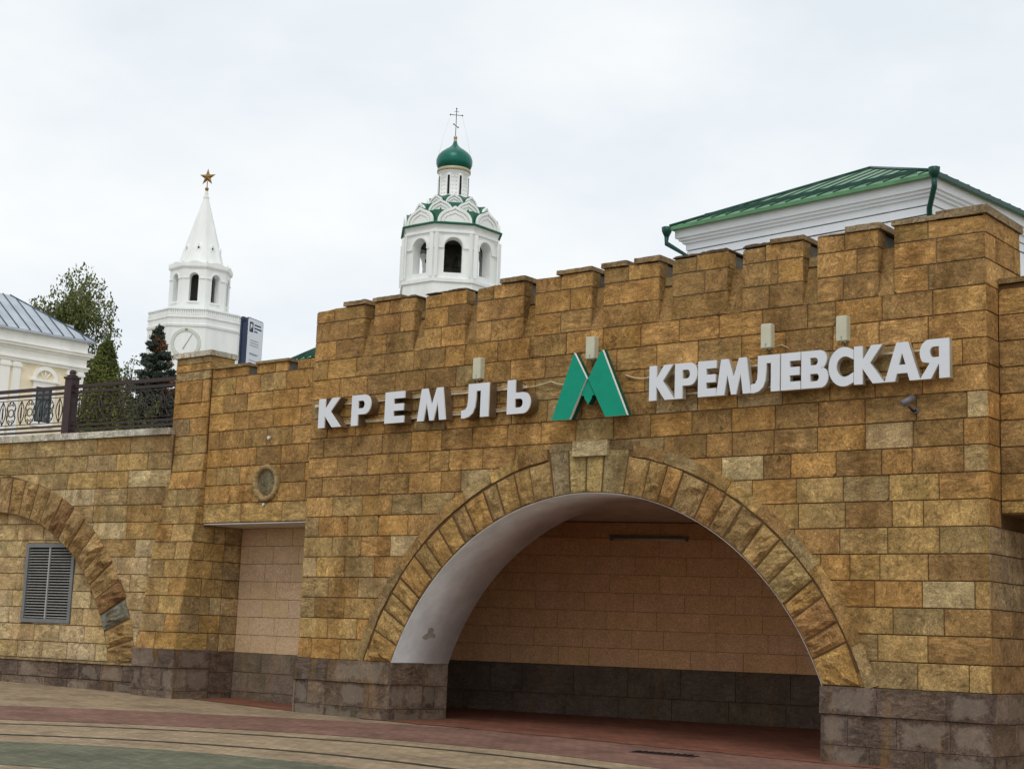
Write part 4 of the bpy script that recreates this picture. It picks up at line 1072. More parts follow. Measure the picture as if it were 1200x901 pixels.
# surveillance camera
cc = thing('security_camera', 'small grey bullet surveillance camera on a wall bracket under the long word', 'camera', (9.86, 0, 3.1))
mb = MB(); mb.tube([(9.86, 0, 3.12), (9.86, -.025, 3.12)], .035, 12); mb.build('wall_plate', 'cctv', cc)
mb = MB(); mb.tube([(9.86, -.02, 3.12), (9.86, -.09, 3.10), (9.83, -.14, 3.15)], .014, 8); mb.build('arm', 'iron', cc)
ax = Vector((-.55, -.62, -.50)).normalized(); c0 = Vector((9.86, -.08, 3.25)); 
mb = MB(); mb.tube([c0, c0 + ax * .14], [.034, .034], 16); mb.build('housing', 'cctv', cc)
mb = MB(); mb.tube([c0 + ax * .1402, c0 + ax * .146], [.029, .027], 16); mb.build('lens', 'blackgl', cc)
mb = MB(); mb.tube([c0 + ax * .0 + Vector((0, 0, .012)), c0 + ax * .165 + Vector((0, 0, .010))], [.038, .038], 12)
mb.build('sunshield', 'cctv', cc)

# ------------------------------------------------------------ tower with star (far)
TX, TY = -97.72, 77.43
tw = thing('clock_tower', 'white tent-roofed clock tower with a golden star on the spire', 'tower', (TX, TY, 3.6))
A8 = rad(308.3)      # azimuth of the face normal
def octa(R, z, a0=A8 + pi / 8): return [(TX + R * cos(a0 + i * pi / 4), TY + R * sin(a0 + i * pi / 4), z) for i in range(8)]
def frust(mb, c, prof, a0, mi=0): mb.lathe(c, prof, 8, mi, False, a0)
mb = MB(); mb.box((TX - 6, TY - 6, 3.6), (TX + 6, TY + 6, 17.9)); mb.build('base_block', 'white', tw)
mb = MB(); frust(mb, (TX, TY), [(4.66, 17.9), (4.66, 27.9), (4.76, 27.95), (4.80, 28.15), (4.66, 28.2), (4.66, 28.75), (4.76, 28.8), (4.76, 28.95), (4.70, 29.0), (4.70, 29.05)], A8 + pi / 8); mb.build('lower_tier', 'white', tw)
pb = MB()
for i in range(8):
    a = A8 + i * pi / 4; nrm = Vector((cos(a), sin(a), 0)); t_ = Vector((-sin(a), cos(a), 0)); hw = 4.7 * sin(pi / 8); ap = 4.7 * cos(pi / 8)
    pb.obox(Vector((TX, TY, 29.05)) + nrm * (ap - .35) - t_ * hw, t_ * 2 * hw, nrm * .37, (0, 0, .16))
    pb.obox(Vector((TX, TY, 29.55)) + nrm * (ap - .35) - t_ * hw, t_ * 2 * hw, nrm * .40, (0, 0, .12))
    nb = 17
    for k in range(nb): pb.obox(Vector((TX, TY, 29.21)) + nrm * (ap - .30) + t_ * (-hw + (k + .15) * 2 * hw / nb), t_ * (2 * hw / nb * .66), nrm * .28, (0, 0, .34))
pb.build('parapet', 'white', tw)
def arched(c, R, z0, z1, ow, zs, zt_spring, a0, thick, mats, parent, name, sill=True):
    """octagonal storey whose faces each have a round-headed opening"""
    for i in range(8):
        a = a0 + i * pi / 4; nrm = Vector((cos(a), sin(a), 0)); t_ = Vector((-sin(a), cos(a), 0)); ap = R * cos(pi / 8); hw = R * sin(pi / 8)
        O = Vector((c[0], c[1], 0)) + nrm * ap
        hole_ = [(-ow, zs), (ow, zs)] + [(ow * cos(q), zt_spring + ow * sin(q)) for q in [pi * k / 12 for k in range(13)]]
        mb = MB(); mb.prism([(-hw, z0), (hw, z0), (hw, z1), (-hw, z1)], [hole_], O, t_, (0, 0, 1), nrm, -thick, 0)
        o = mb.build(name, mats, parent)
        # raised archivolt and imposts
        mb = MB(); r0, r1 = ow + .02, ow * 1.28
        ring_ = [(r1 * cos(q), zt_spring + r1 * sin(q)) for q in [pi * k / 12 for k in range(13)]] + [(r0 * cos(q), zt_spring + r0 * sin(q)) for q in [pi - pi * k / 12 for k in range(13)]]
        mb.prism(ring_, [], O, t_, (0, 0, 1), nrm, 0.001, .07)
        for sg in (-1, 1):
            x0, x1 = sorted((sg * r0, sg * (hw - .03)))
            mb.prism([(x0, zt_spring - .12), (x1, zt_spring - .12), (x1, zt_spring - .02), (x0, zt_spring - .02)], [], O, t_, (0, 0, 1), nrm, 0.001, .08)
        if sill: mb.prism([(-ow - .12, zs - .16), (ow + .12, zs - .16), (ow + .12, zs - .03), (-ow - .12, zs - .03)], [], O, t_, (0, 0, 1), nrm, 0.001, .12)
        mb.build('arch_moulding', mats, o)
# drum below openings
mb = MB(); frust(mb, (TX, TY), [(2.98, 29.0), (2.92, 30.3), (2.92, 30.32)], A8 + pi / 8); mb.build('drum_base', 'white', tw)
arched((TX, TY), 2.92, 30.32, 34.0, .43, 30.75, 33.05, A8, .75, 'white', tw, 'drum_wall')
mb = MB(); frust(mb, (TX, TY), [(1.25, 30.3), (1.25, 33.9)], A8 + pi / 8); mb.build('inner_core', 'greywood', tw)
mb = MB(); frust(mb, (TX, TY), [(2.92, 33.9), (3.05, 34.0), (3.12, 34.12), (3.12, 34.25), (2.9, 34.3)], A8 + pi / 8)
for i in range(8):     # scalloped cresting
    a = A8 + i * pi / 4; nrm = Vector((cos(a), sin(a), 0)); t_ = Vector((-sin(a), cos(a), 0)); ap = 3.08 * cos(pi / 8); hw = 3.08 * sin(pi / 8)
    pts = [(-hw, 34.2)] + [(hw, 34.2)] + [(hw, 34.62)] + [(hw * (1 - 2 * k / 16), 34.30 + .34 * (sin(pi * k / 16) ** 1.5) + .10 * abs(cos(pi * k / 16)) ** 6) for k in range(1, 16)] + [(-hw, 34.62)]
    mb.prism(pts, [], Vector((TX, TY, 0)) + nrm * ap, t_, (0, 0, 1), nrm, -.22, .03)
mb.build('cornice', 'white', tw)
mb = MB(); frust(mb, (TX, TY), [(2.35, 34.25), (2.30, 34.5), (.28, 41.5), (.30, 41.55), (.30, 41.7), (.2, 41.72), (.16, 42.3)], A8 + pi / 8); mb.build('spire', 'white', tw)
for i in range(8):
    a = A8 + i * pi / 4; nrm = Vector((cos(a), sin(a), 0)); t_ = Vector((-sin(a), cos(a), 0))
    zc = 35.9; Rz = (2.30 - (zc - 34.5) / 7.0 * 2.02) * cos(pi / 8)
    O = Vector((TX, TY, 0)) + nrm * (Rz + .0)
    mb = MB(); mb.prism([(-.2, zc - .35), (.2, zc - .35), (.2, zc + .45), (.12, zc + .62), (0, zc + .72), (-.12, zc + .62), (-.2, zc + .45)], [[(-.1, zc - .2), (.1, zc - .2), (.1, zc + .35), (0, zc + .45), (-.1, zc + .35)]], O, t_, (0, 0, 1), nrm, -.4, .04); f_ = mb.build('dormer', 'white', tw)
    mb = MB(); mb.prism([(-.1, zc - .2), (.1, zc - .2), (.1, zc + .35), (0, zc + .45), (-.1, zc + .35)], [], O, t_, (0, 0, 1), nrm, -.12, -.06); mb.build('opening', 'black', f_)
# clock ring on the face toward us
nrm = Vector((cos(A8), sin(A8), 0)); t_ = Vector((-sin(A8), cos(A8), 0)); O = Vector((TX, TY, 26.35)) + nrm * 4.66 * cos(pi / 8)
mb = MB(); mb.prism([(1.42 * cos(2 * pi * k / 40), 1.42 * sin(2 * pi * k / 40)) for k in range(40)], [[(1.12 * cos(2 * pi * k / 40), 1.12 * sin(2 * pi * k / 40)) for k in range(40)]], O, t_, (0, 0, 1), nrm, 0.002, .1)
cl = mb.build('clock_ring', 'render', tw); MAT['clockring'] = simple_mat('pale_green_clock_ring', srgb(206, 209, 200), .7, .08, 3); cl.data.materials[0] = MAT['clockring']
mb = MB(); mb.prism([(1.1 * cos(2 * pi * k / 40), 1.1 * sin(2 * pi * k / 40)) for k in range(40)], [], O, t_, (0, 0, 1), nrm, 0.002, .04); mb.build('clock_face', 'white', tw)
mb = MB(); mb.prism([(-.28, -.55), (-.20, -.60), (.58, .84), (.54, .88)], [], O, t_, (0, 0, 1), nrm, 0.045, .07); mb.build('clock_hand', 'clockring2', tw)
mb = MB(); mb.prism([(-.12, 1.2), (.12, 1.2), (.12, 1.36), (-.12, 1.36)], [], O, t_, (0, 0, 1), nrm, 0.1, .13); mb.build('clock_mark', 'gold', tw)
# ball and star
mb = MB(); mb.lathe((TX, TY), [(.02, 42.3), (.12, 42.35), (.19, 42.48), (.17, 42.62), (.05, 42.72), (.045, 43.3)], 14); mb.build('finial', 'gold', tw)
mb = MB(); zc = 43.72; sn = Vector((cos(rad(297)), sin(rad(297)), 0)); st = Vector((-sn.y, sn.x, 0)); C0 = Vector((TX, TY, zc))
pts = []
for k in range(10):
    r = .88 if k % 2 == 0 else .34; a = pi / 2 + k * pi / 5; pts.append(C0 + st * r * cos(a) + Vector((0, 0, r * sin(a))))
vs = pts + [C0 + sn * .2, C0 - sn * .2]
mb.add(vs, [(k, (k + 1) % 10, 10) for k in range(10)] + [((k + 1) % 10, k, 11) for k in range(10)]); mb.build('star', 'gold', tw)

# ------------------------------------------------------------ belfry with green onion dome
BX, BY = -40.96, 49.48
bf = thing('bell_tower', 'white octagonal belfry with gabled tiers and a green onion dome with cross', 'bell tower', (BX, BY, 3.6))
B8 = rad(315)
mb = MB(); frust(mb, (BX, BY), [(2.95, 3.6), (2.95, 20.1), (3.05, 20.15), (3.05, 20.35), (2.9, 20.4), (2.9, 20.45)], B8 + pi / 8); mb.build('shaft', 'white', bf)
arched((BX, BY), 2.86, 20.45, 23.0, .52, 20.72, 22.25, B8, .6, 'white', bf, 'belfry_wall', sill=False)
mb = MB(); frust(mb, (BX, BY), [(2.86, 23.0), (2.98, 23.05), (2.98, 23.15), (2.9, 23.2), (2.9, 23.4), (3.0, 23.5)], B8 + pi / 8)
for i in range(8):       # corner pilasters
    a = B8 + pi / 8 + i * pi / 4; nrm = Vector((cos(a), sin(a), 0)); t_ = Vector((-sin(a), cos(a), 0))
    for s_ in (-1, 1):
        an = a + s_ * pi / 8; fn = Vector((cos(an), sin(an), 0)); ft = Vector((-sin(an), cos(an), 0)) * -s_
        O = Vector((BX, BY, 20.45)) + nrm * 2.86 
        mb.obox(O + ft * .08, ft * .22, fn * .07, (0, 0, 2.54)) if s_ < 0 else mb.obox(O + ft * .30, -ft * .22, fn * .07, (0, 0, 2.54))
mb.build('cornice', 'white', bf)
mb = MB(); frust(mb, (BX, BY), [(3.14, 23.5), (3.16, 23.56), (3.1, 23.62), (2.9, 23.7)], B8 + pi / 8); mb.build('eave', 'kokgreen', bf)
mb = MB(); frust(mb, (BX, BY), [(2.86, 23.6), (2.72, 24.42), (2.12, 24.52), (2.02, 25.08), (1.5, 25.18), (1.38, 25.5), (.95, 25.8), (.9, 25.81)], B8 + pi / 8); mb.build('stepped_roof', 'kokgreen', bf)
def ogee(wd, ht, n=14):
    pts = []
    for k in range(n + 1):
        a = pi * k / n; x = wd * cos(a); y = ht * .86 * sin(a) ** .85 + ht * .14 * max(0, 1 - abs(x) / (wd * .35)) ** 1.5
        pts.append((x, y))
    return pts
def kok(R, z, wd, ht, a, depth=.5):
    nrm = Vector((cos(a), sin(a), 0)); t_ = Vector((-sin(a), cos(a), 0)); O = Vector((BX, BY, z)) + nrm * R
    mb = MB(); mb.prism(ogee(wd, ht), [], O, t_, (0, 0, 1), nrm, -depth, 0)
    outr = ogee(wd, ht); inn = [(x * .84, y * .83 + .0) for x, y in outr][::-1]
    mb.prism(outr + inn, [], O, t_, (0, 0, 1), nrm, .001, .09)
    outr2 = [(x * .76, y * .74) for x, y in outr]; inn2 = [(x * .62, y * .58) for x, y in outr][::-1]
    mb.prism(outr2 + inn2, [], O, t_, (0, 0, 1), nrm, .001, .045)
    mb.build('kokoshnik', 'white', bf)
    mb = MB(); sh = [(x * 1.03, y * 1.04) for x, y in outr]; sh += [(x, y) for x, y in outr][::-1]
    mb.prism(sh, [], O, t_, (0, 0, 1), nrm, -depth - .5, -.04); mb.build('kokoshnik_roof', 'kokgreen', bf)
for i in range(8): kok(2.72, 23.63, 1.0, .98, B8 + i * pi / 4)
for i in range(8): kok(2.08, 24.36, .74, .84, B8 + pi / 8 + i * pi / 4)
for i in range(8): kok(1.42, 25.02, .52, .70, B8 + i * pi / 4)
mb = MB(); mb.lathe((BX, BY), [(.98, 25.6), (.98, 25.68), (.91, 25.72), (.90, 27.25), (.93, 27.27), (.95, 27.34)], 32); mb.build('drum', 'white', bf)
for i in range(8):
    a = B8 - rad(22) + i * pi / 4; nrm = Vector((cos(a), sin(a), 0)); t_ = Vector((-sin(a), cos(a), 0)); O = Vector((BX, BY, 0)) + nrm * .885
    mb = MB(); mb.prism([(-.062, 25.85), (.062, 25.85), (.062, 27.0), (-.062, 27.0)], [], O, t_, (0, 0, 1), nrm, 0, .028); f_ = mb.build('slit_window', 'black', bf)
    mb = MB(); mb.prism([(-.13, 25.78), (.13, 25.78), (.13, 27.05), (0, 27.13), (-.13, 27.05)], [[(-.075, 25.83), (.075, 25.83), (.075, 27.02), (-.075, 27.02)]], O, t_, (0, 0, 1), nrm, 0, .05); mb.build('surround', 'white', f_)
    mb = MB()
    a2_ = a + pi / 8; n2 = Vector((cos(a2_), sin(a2_), 0)); t2 = Vector((-n2.y, n2.x, 0))
    for r in range(5):
        for c_ in (-1, 1): mb.obox(Vector((BX, BY, 25.95 + r * .24)) + n2 * .89 + t2 * (c_ * .1 - .035), t2 * .07, n2 * .035, (0, 0, .05))
    mb.build('brick_teeth', 'white', bf, kind='stuff')
mb = MB(); mb.lathe((BX, BY), [(.95, 27.34), (1.0, 27.36), (1.0, 27.52), (.94, 27.58)], 32); mb.build('drum_band', 'goldpale', bf)
mb = MB(); mb.lathe((BX, BY), [(.88, 27.58), (1.0, 27.70), (1.075, 27.90), (1.08, 28.14), (1.0, 28.38), (.84, 28.58), (.60, 28.77), (.36, 28.93), (.18, 29.10), (.11, 29.28)], 40); mb.build('onion_dome', 'dome', bf)
mb = MB(); mb.lathe((BX, BY), [(.11, 29.26), (.10, 29.45), (.05, 29.47), (.1, 29.5), (.12, 29.58), (.08, 29.67), (.03, 29.7)], 16); mb.build('finial', 'goldpale', bf)
# orthodox cross, bars across the east-west axis seen slightly turned
cd = Vector((cos(rad(48)), sin(rad(48)), 0)); B0 = Vector((BX, BY, 0))
def V3(d, z): return B0 + cd * d + Vector((0, 0, z))
mb = MB(); mb.tube([V3(0, 29.65), V3(0, 31.4)], .022, 6); mb.tube([V3(-.36, 30.98), V3(.36, 30.98)], .02, 6); mb.tube([V3(-.13, 30.40), V3(.13, 30.22)], .022, 6)
mb.tube([V3(-.14, 31.2), V3(.14, 31.2)], .014, 6)
for d, z in ((-.36, 30.98), (.36, 30.98), (0, 31.38), (-.13, 30.40), (.13, 30.22)):
    p = V3(d, z); mb.lathe((p.x, p.y), [(.01, z - .05), (.045, z - .02), (.045, z + .02), (.01, z + .05)], 8)
mb.build('cross', 'iron', bf)
for sg in (-1, 1):
    mb = MB(); mb.tube([V3(sg * .34, 30.95), V3(sg * .72, 29.6), V3(sg * .98, 28.3)], .006, 4); mb.build('guy_chain', 'steel', bf)
# bells
mb = MB(); mb.obox(B0 + Vector((-1.9, -.1, 22.15)), (3.8, 0, 0), (0, .2, 0), (0, 0, .22)); mb.obox(B0 + Vector((-.1, -1.9, 22.37)), (.2, 0, 0), (0, 3.8, 0), (0, 0, .22)); mb.build('bell_beam', 'greywood', bf)
for k, (dx, dy, s_) in enumerate(((.0, -.9, .32), (.75, -.3, .24), (-.7, .3, .26))):
    mb = MB(); c = (BX + dx, BY + dy); zb = 21.5
    mb.lathe(c, [(s_, zb), (s_ * .85, zb + .1), (s_ * .6, zb + .3), (s_ * .5, zb + .5), (s_ * .2, zb + .6), (.03, zb + .62), (.03, 22.2)], 18); mb.build('bell', 'bronze', bf)
mb = MB(); frust(mb, (BX, BY), [(2.5, 22.95), (2.5, 23.0)], B8 + pi / 8); mb.build('belfry_ceiling', 'greywood', bf)
mb = MB(); mb.lathe((BX - .2, BY + .2), [(.7, 20.45), (.7, 22.9)], 16); mb.build('inner_pier', 'greywood', bf)

# ------------------------------------------------------------ right building: white with green hipped roof
def dr(a): return Vector((cos(rad(a)), sin(rad(a)), 0))
rg = thing('white_building', 'white cornice building with green metal hipped roof behind the battlements', 'building', (1.36, 20.5, 3.6))
E0 = Vector((1.36, 20.52, 0)); d1 = dr(173.5); d2 = dr(83.5); L1 = 8.95; L2 = 15.0; ZE = 12.80
ov = .42
W0 = E0 + d1 * ov + d2 * ov
def slab(mb, O, A, B, z0, z1, mi=0): mb.obox(Vector((O.x, O.y, z0)), A, B, (0, 0, z1 - z0), mi)
mb = MB(); slab(mb, W0, d1 * (L1 - 2 * ov), d2 * (L2 - 2 * ov), 3.6, 11.8); mb.build('wall', 'white2', rg)
for (o_, z0, z1) in ((.035, 11.83, 12.05), (.06, 12.08, 12.28), (.14, 12.28, 12.36), (.22, 12.36, 12.44), (.30, 12.44, 12.70)):
    mb = MB(); q = W0 - d1 * o_ - d2 * o_; slab(mb, q, d1 * (L1 - 2 * ov + 2 * o_), d2 * (L2 - 2 * ov + 2 * o_), z0, z1); mb.build('cornice_band', 'white2', rg)
for z0, z1 in ((11.8, 11.83), (12.05, 12.08)):
    mb = MB(); q = W0 + d1 * .012 + d2 * .012; slab(mb, q, d1 * (L1 - 2 * ov - .024), d2 * (L2 - 2 * ov - .024), z0, z1); mb.build('shadow_joint', 'groove', rg)
for z, s_ in ((9.0, 0),):
    pass
mb = MB()
e = [E0.copy(), E0 + d1 * L1, E0 + d1 * L1 + d2 * L2, E0 + d2 * L2]
rz = ZE + 2.12; apx = [E0 + d1 * (L1 / 2 + .3) + d2 * (L1 / 2), E0 + d1 * (L1 / 2 + .3) + d2 * (L2 - L1 / 2)]
for q in e: q.z = ZE
for q in apx: q.z = rz
eb = [q - Vector((0, 0, .1)) for q in e]
mb.add(e + apx, [(0, 4, 1), (1, 4, 5, 2), (2, 5, 3), (3, 5, 4, 0)][::1]); mb.add(eb + e, [(0, 1, 2, 3), (0, 4, 5, 1), (1, 5, 6, 2), (2, 6, 7, 3), (3, 7, 4, 0)])
rf = mb.build('roof', 'greenroof', rg)
# standing seams on the front slope and the left and right slopes
def seams(parent, a, b, c, dirn, n, mat='darkgreen', r=.03, name='seam', ridge=None):
    """slope triangle/trapezoid: eave a-b; seams run in dirn up to the plane edges c(list of hip functions)"""
    pass
ap0 = apx[0]
nS = 17; wall_ov = .06
for k in range(1, nS):
    u = L1 * k / nS; peak_u = L1 / 2 + .3
    t_ = min(u / peak_u, (L1 - u) / (L1 - peak_u)); slope_vec = d2 * (L1 / 2) + Vector((0, 0, rz - ZE))
    p0_ = E0 + d1 * u; p0_.z = ZE
    mb = MB(); mb.tube([p0_ + Vector((0, 0, .02)), p0_ + slope_vec * t_ + Vector((0, 0, .02))], .016, 4); mb.build('seam', 'darkgreen', rf)
for k in range(1, 26):
    u = L2 * k / 26
    t_ = min(1, u / (L1 / 2), (L2 - u) / (L1 / 2))
    p0_ = E0 + d2 * u; p0_.z = ZE; sv = d1 * (L1 / 2 + .3) + Vector((0, 0, rz - ZE))
    mb = MB(); mb.tube([p0_ + Vector((0, 0, .02)), p0_ + sv * t_ + Vector((0, 0, .02))], .03, 4); mb.build('seam', 'darkgreen', rf)
for q in (e[0], e[1]):
    mb = MB(); mb.tube([q + Vector((0, 0, .03)), ap0 + Vector((0, 0, .03))], .045, 6); mb.build('hip_ridge', 'darkgreen', rf)
mb = MB(); mb.tube([apx[0], apx[1]], .06, 6); mb.build('ridge', 'darkgreen', rf)
# low snow guard fold parallel to the eave
q0 = E0 + d2 * .55 + d1 * .9; q0.z = ZE + .55 * (rz - ZE) / (L1 / 2) + .02; q1 = E0 + d2 * .55 + d1 * (L1 - .9); q1.z = q0.z
mb = MB(); mb.obox(q0, q1 - q0, d2 * .03, Vector((0, 0, .10))); mb.build('snow_guard', 'darkgreen', rf)
# eave gutters
mb = MB(); mb.obox(e[0] + Vector((0, 0, -.13)) - d2 * .07, d1 * L1, d2 * .08, (0, 0, .09)); mb.build('gutter', 'greenroof', rg)
mb = MB(); mb.obox(e[0] + Vector((0, 0, -.13)) - d1 * .07, d2 * L2, d1 * .08, (0, 0, .12)); mb.build('gutter', 'darkgreen', rg)
def downpipe(top, wall):
    o_ = MB(); t_ = Vector(top)
    o_.lathe((t_.x, t_.y), [(.08, t_.z - .2), (.15, t_.z - .06), (.16, t_.z + .08), (.13, t_.z + .09)], 8)
    o_.tube([t_ + Vector((0, 0, -.2)), t_ + Vector((0, 0, -.42)), Vector(wall) + Vector((0, 0, t_.z - .85)), Vector(wall) + Vector((0, 0, 3.8))], .075, 10)
    o_.build('downpipe', 'darkgreen', rg)
downpipe(E0 + Vector((0, 0, ZE)) + d1 * .0 - d2 * .1, (W0 - d1 * .03 - d2 * .1))
downpipe(E0 + d1 * (L1 + .06) + Vector((0, 0, ZE - .1)) - d2 * .05, (W0 + d1 * (L1 - 2 * ov - .1) - d2 * .12))
# windows low on the walls (hidden behind the battlements from the square)
for i in range(3):
    O = W0 + d1 * (1.3 + i * 2.5); mb = MB(); mb.obox(Vector((O.x, O.y, 7.2)) - d2 * .04, d1 * 1.2, d2 * .06, (0, 0, 2.0)); f_ = mb.build('window', 'white2', rg)
    mb = MB(); mb.obox(Vector((O.x, O.y, 7.3)) - d2 * .055 + d1 * .1, d1 * 1.0, d2 * .03, (0, 0, 1.8)); mb.build('pane', 'glass', f_)

# small green roof peeping over the left bay
gp = thing('green_roof_building', 'low building showing only its green metal roof above the left bay battlements', 'building', (-9, 16, 3.6))
A_ = Vector((-12.3, 10.67, 7.27)); dv = dr(-10.6); pv = dr(79.4); LG = 5.0
mb = MB(); mb.obox(Vector((A_.x, A_.y, 3.6)) + pv * .3 + dv * .3, dv * (LG - .6), pv * 2.4, (0, 0, A_.z - 3.6)); mb.build('wall', 'white2', gp)
q = [A_, A_ + dv * LG, A_ + dv * LG + pv * 3, A_ + pv * 3, A_ + dv * 1.5 + pv * 1.5 + Vector((0, 0, .98)), A_ + dv * (LG - 1.5) + pv * 1.5 + Vector((0, 0, .98))]
mb = MB(); mb.add(q, [(0, 1, 5, 4), (1, 2, 5), (2, 3, 4, 5), (3, 0, 4)]); rfo = mb.build('roof', 'greenroof', gp)
for k in range(1, 16):
    u = LG * k / 16; t_ = min(1, u / 1.5, (LG - u) / 1.5)
    mb = MB(); p0_ = A_ + dv * u; mb.tube([p0_ + Vector((0, 0, .02)), p0_ + (pv * 1.5 + Vector((0, 0, .98))) * t_ + Vector((0, 0, .02))], .025, 4); mb.build('seam', 'darkgreen', rfo)
mb = MB(); mb.tube([q[0], q[4]], .05, 6); mb.build('hip_ridge', 'darkgreen', rfo)

# ------------------------------------------------------------ left building
lb = thing('cream_building', 'old cream and white stucco building with pilasters and grey metal roof at far left', 'building', (-42.66, 26.57, 3.6))
K0 = Vector((-42.66, 26.57, 0)); h1 = -dr(84.); h2 = dr(174.)      # h1: along the front wall towards the left of the view, h2: inward
nf = -h2                                                         # outward normal of the front wall
ZL = 13.37; LL = 22.0; WW = 6.0
ovh = .35
FLB = Frame(K0 + h2 * ovh, h1, nf)
mb = MB(); mb.obox(FLB.p(.3, 3.6, 0), h1 * LL, h2 * (WW - .7), (0, 0, 11.9 - 3.6)); mb.build('wall', 'cream', lb)
mb = MB(); mb.obox(FLB.p(.24, 11.9, .06), h1 * (LL + .1), h2 * (WW - .6), (0, 0, ZL - 11.9 - .02)); mb.build('frieze', 'old_white', lb)
for z0, z1, o_ in ((11.93, 12.05, .13), (12.05, 12.12, .20), (12.50, 12.60, .16), (12.60, 12.72, .30), (12.72, 12.76, .36)):
    mb = MB(); mb.obox(FLB.p(.3 - o_, z0, o_), h1 * (LL + .2), h2 * .6, (0, 0, z1 - z0)); mb.build('cornice_band', 'old_white', lb)
    mb = MB(); mb.obox(FLB.p(.3 - o_, z0, o_ - .6), h1 * .5, h2 * (WW - .9), (0, 0, z1 - z0)); mb.build('cornice_band', 'old_white', lb)
for a, b in ((.36, .66), (.86, 1.2), (3.52, 3.90), (4.05, 4.50)):
    mb = MB(); mb.obox(FLB.p(a, 3.6, .0), h1 * (b - a), nf * .10, (0, 0, 8.3)); mb.build('pilaster', 'old_white', lb)
    mb = MB(); mb.obox(FLB.p(a - .05, 11.66, .0), h1 * (b - a + .1), nf * .14, (0, 0, .14)); mb.build('pilaster_cap', 'old_white', lb)
mb = MB(); mb.obox(FLB.p(.3, 3.6, .101), h1 * .05, nf * .001, (0, 0, .1))
# window with fanlight
def lbwindow(uc):
    mb = MB(); mb.prism([(uc - .55, 9.1), (uc + .55, 9.1), (uc + .55, 11.15), (uc - .55, 11.15)], [[(uc - .40, 9.3), (uc + .40, 9.3), (uc + .40, 10.9), (uc - .40, 10.9)]], FLB.O, FLB.U, (0, 0, 1), FLB.N, 0, .09); f_ = mb.build('window', 'old_white', lb)
    mb = MB(); mb.prism([(uc - .40, 9.3), (uc + .40, 9.3), (uc + .40, 10.9), (uc - .40, 10.9)], [], FLB.O, FLB.U, (0, 0, 1), FLB.N, 0.005, .03); mb.build('pane', 'glass', f_)
    mb = MB()
    for u0, u1, z0, z1 in ((-.40, -.30, 9.3, 10.9), (.30, .40, 9.3, 10.9), (-.03, .03, 9.3, 10.9), (-.4, .4, 10.3, 10.38), (-.4, .4, 9.3, 9.38), (-.4, .4, 10.82, 10.9)): mb.obox(FLB.p(uc + u0, z0, .03), h1 * (u1 - u0), nf * .03, (0, 0, z1 - z0))
    mb.build('sash', 'shutter', f_)
    mb = MB(); R1 = .62; rg_ = [(uc + R1 * cos(pi * k / 14), 11.25 + .62 * sin(pi * k / 14)) for k in range(15)]; ri = [(uc + .46 * cos(pi * k / 14), 11.25 + .44 * sin(pi * k / 14)) for k in range(15)][::-1]
    mb.prism(rg_ + ri, [], FLB.O, FLB.U, (0, 0, 1), FLB.N, 0, .12)
    for a in (rad(55), rad(90), rad(125)):
        mb.tube([FLB.p(uc, 11.27, .05), FLB.p(uc + .46 * cos(a), 11.25 + .44 * sin(a), .05)], .03, 5)
    mb.obox(FLB.p(uc - .72, 11.15, 0), h1 * 1.44, nf * .16, (0, 0, .10)); mb.build('fanlight', 'old_white', f_)
for uc in (2.28, 5.6, 8.0): lbwindow(uc)
# roof
e0 = Vector((K0.x, K0.y, ZL)); hh = 2.1
R0 = [e0 - h1 * .0, e0 + h1 * (LL + .5), e0 + h1 * (LL + .5) + h2 * WW, e0 + h2 * WW]
rp0 = e0 + h1 * 3.0 + h2 * 3.0 + Vector((0, 0, hh)); rp1 = e0 + h1 * (LL + .5) + h2 * 3.0 + Vector((0, 0, hh))
mb = MB(); mb.add(R0 + [rp0, rp1], [(1, 0, 4, 5), (0, 3, 4), (3, 2, 5, 4)]); mb.obox(R0[0] - Vector((0, 0, .09)), h1 * (LL + .5), h2 * WW, (0, 0, .085))
lrf = mb.build('roof', 'greyroof', lb)
for k in range(1, 40):
    u = .56 * k; t_ = min(1, u / 3.0)
    if u > LL: break
    mb = MB(); p0_ = e0 + h1 * u; mb.tube([p0_ + Vector((0, 0, .02)), p0_ + (h2 * 3 + Vector((0, 0, hh))) * t_ + Vector((0, 0, .02))], .03, 4); mb.build('seam', 'greyseam', lrf)
mb = MB(); mb.tube([e0, rp0], .045, 6); mb.build('hip_ridge', 'greyseam', lrf)
q = e0 + h1 * .55 + h2 * 1.2 + Vector((0, 0, .55)); mb = MB(); mb.obox(q, h1 * .7, h2 * .5, (0, 0, .28)); mb.build('roof_vent', 'greyroof', lrf)

# ------------------------------------------------------------ parking information board
sg_ = thing('information_board', 'tall parking information board with navy side and white face behind the bay', 'sign', (-5.5, 3.4, 3.6))
sdv = dr(107.7); sn_ = dr(17.7); O = Vector((-5.47, 3.37, 0))
FSg = Frame(O, sdv, sn_)
def rrect(u0, u1, v0, v1, r, n=4):
    pts = []
    for cx, cy, a in ((u1 - r, v0 + r, -90), (u1 - r, v1 - r, 0), (u0 + r, v1 - r, 90), (u0 + r, v0 + r, 180)):
        for k in range(n + 1): pts.append((cx + r * cos(rad(a + 90 * k / n)), cy + r * sin(rad(a + 90 * k / n))))
    return pts
SW = .60
mb = MB(); mb.prism(rrect(0, SW, 3.62, 6.42, .05), [], O, sdv, (0, 0, 1), sn_, -.035, 0.0, 0, 0); mb.build('panel', 'navy', sg_)
mb = MB(); mb.prism(rrect(.015, SW - .015, 3.65, 6.405, .04), [], O, sdv, (0, 0, 1), sn_, .0005, .004); fc = mb.build('white_face', 'board', sg_)
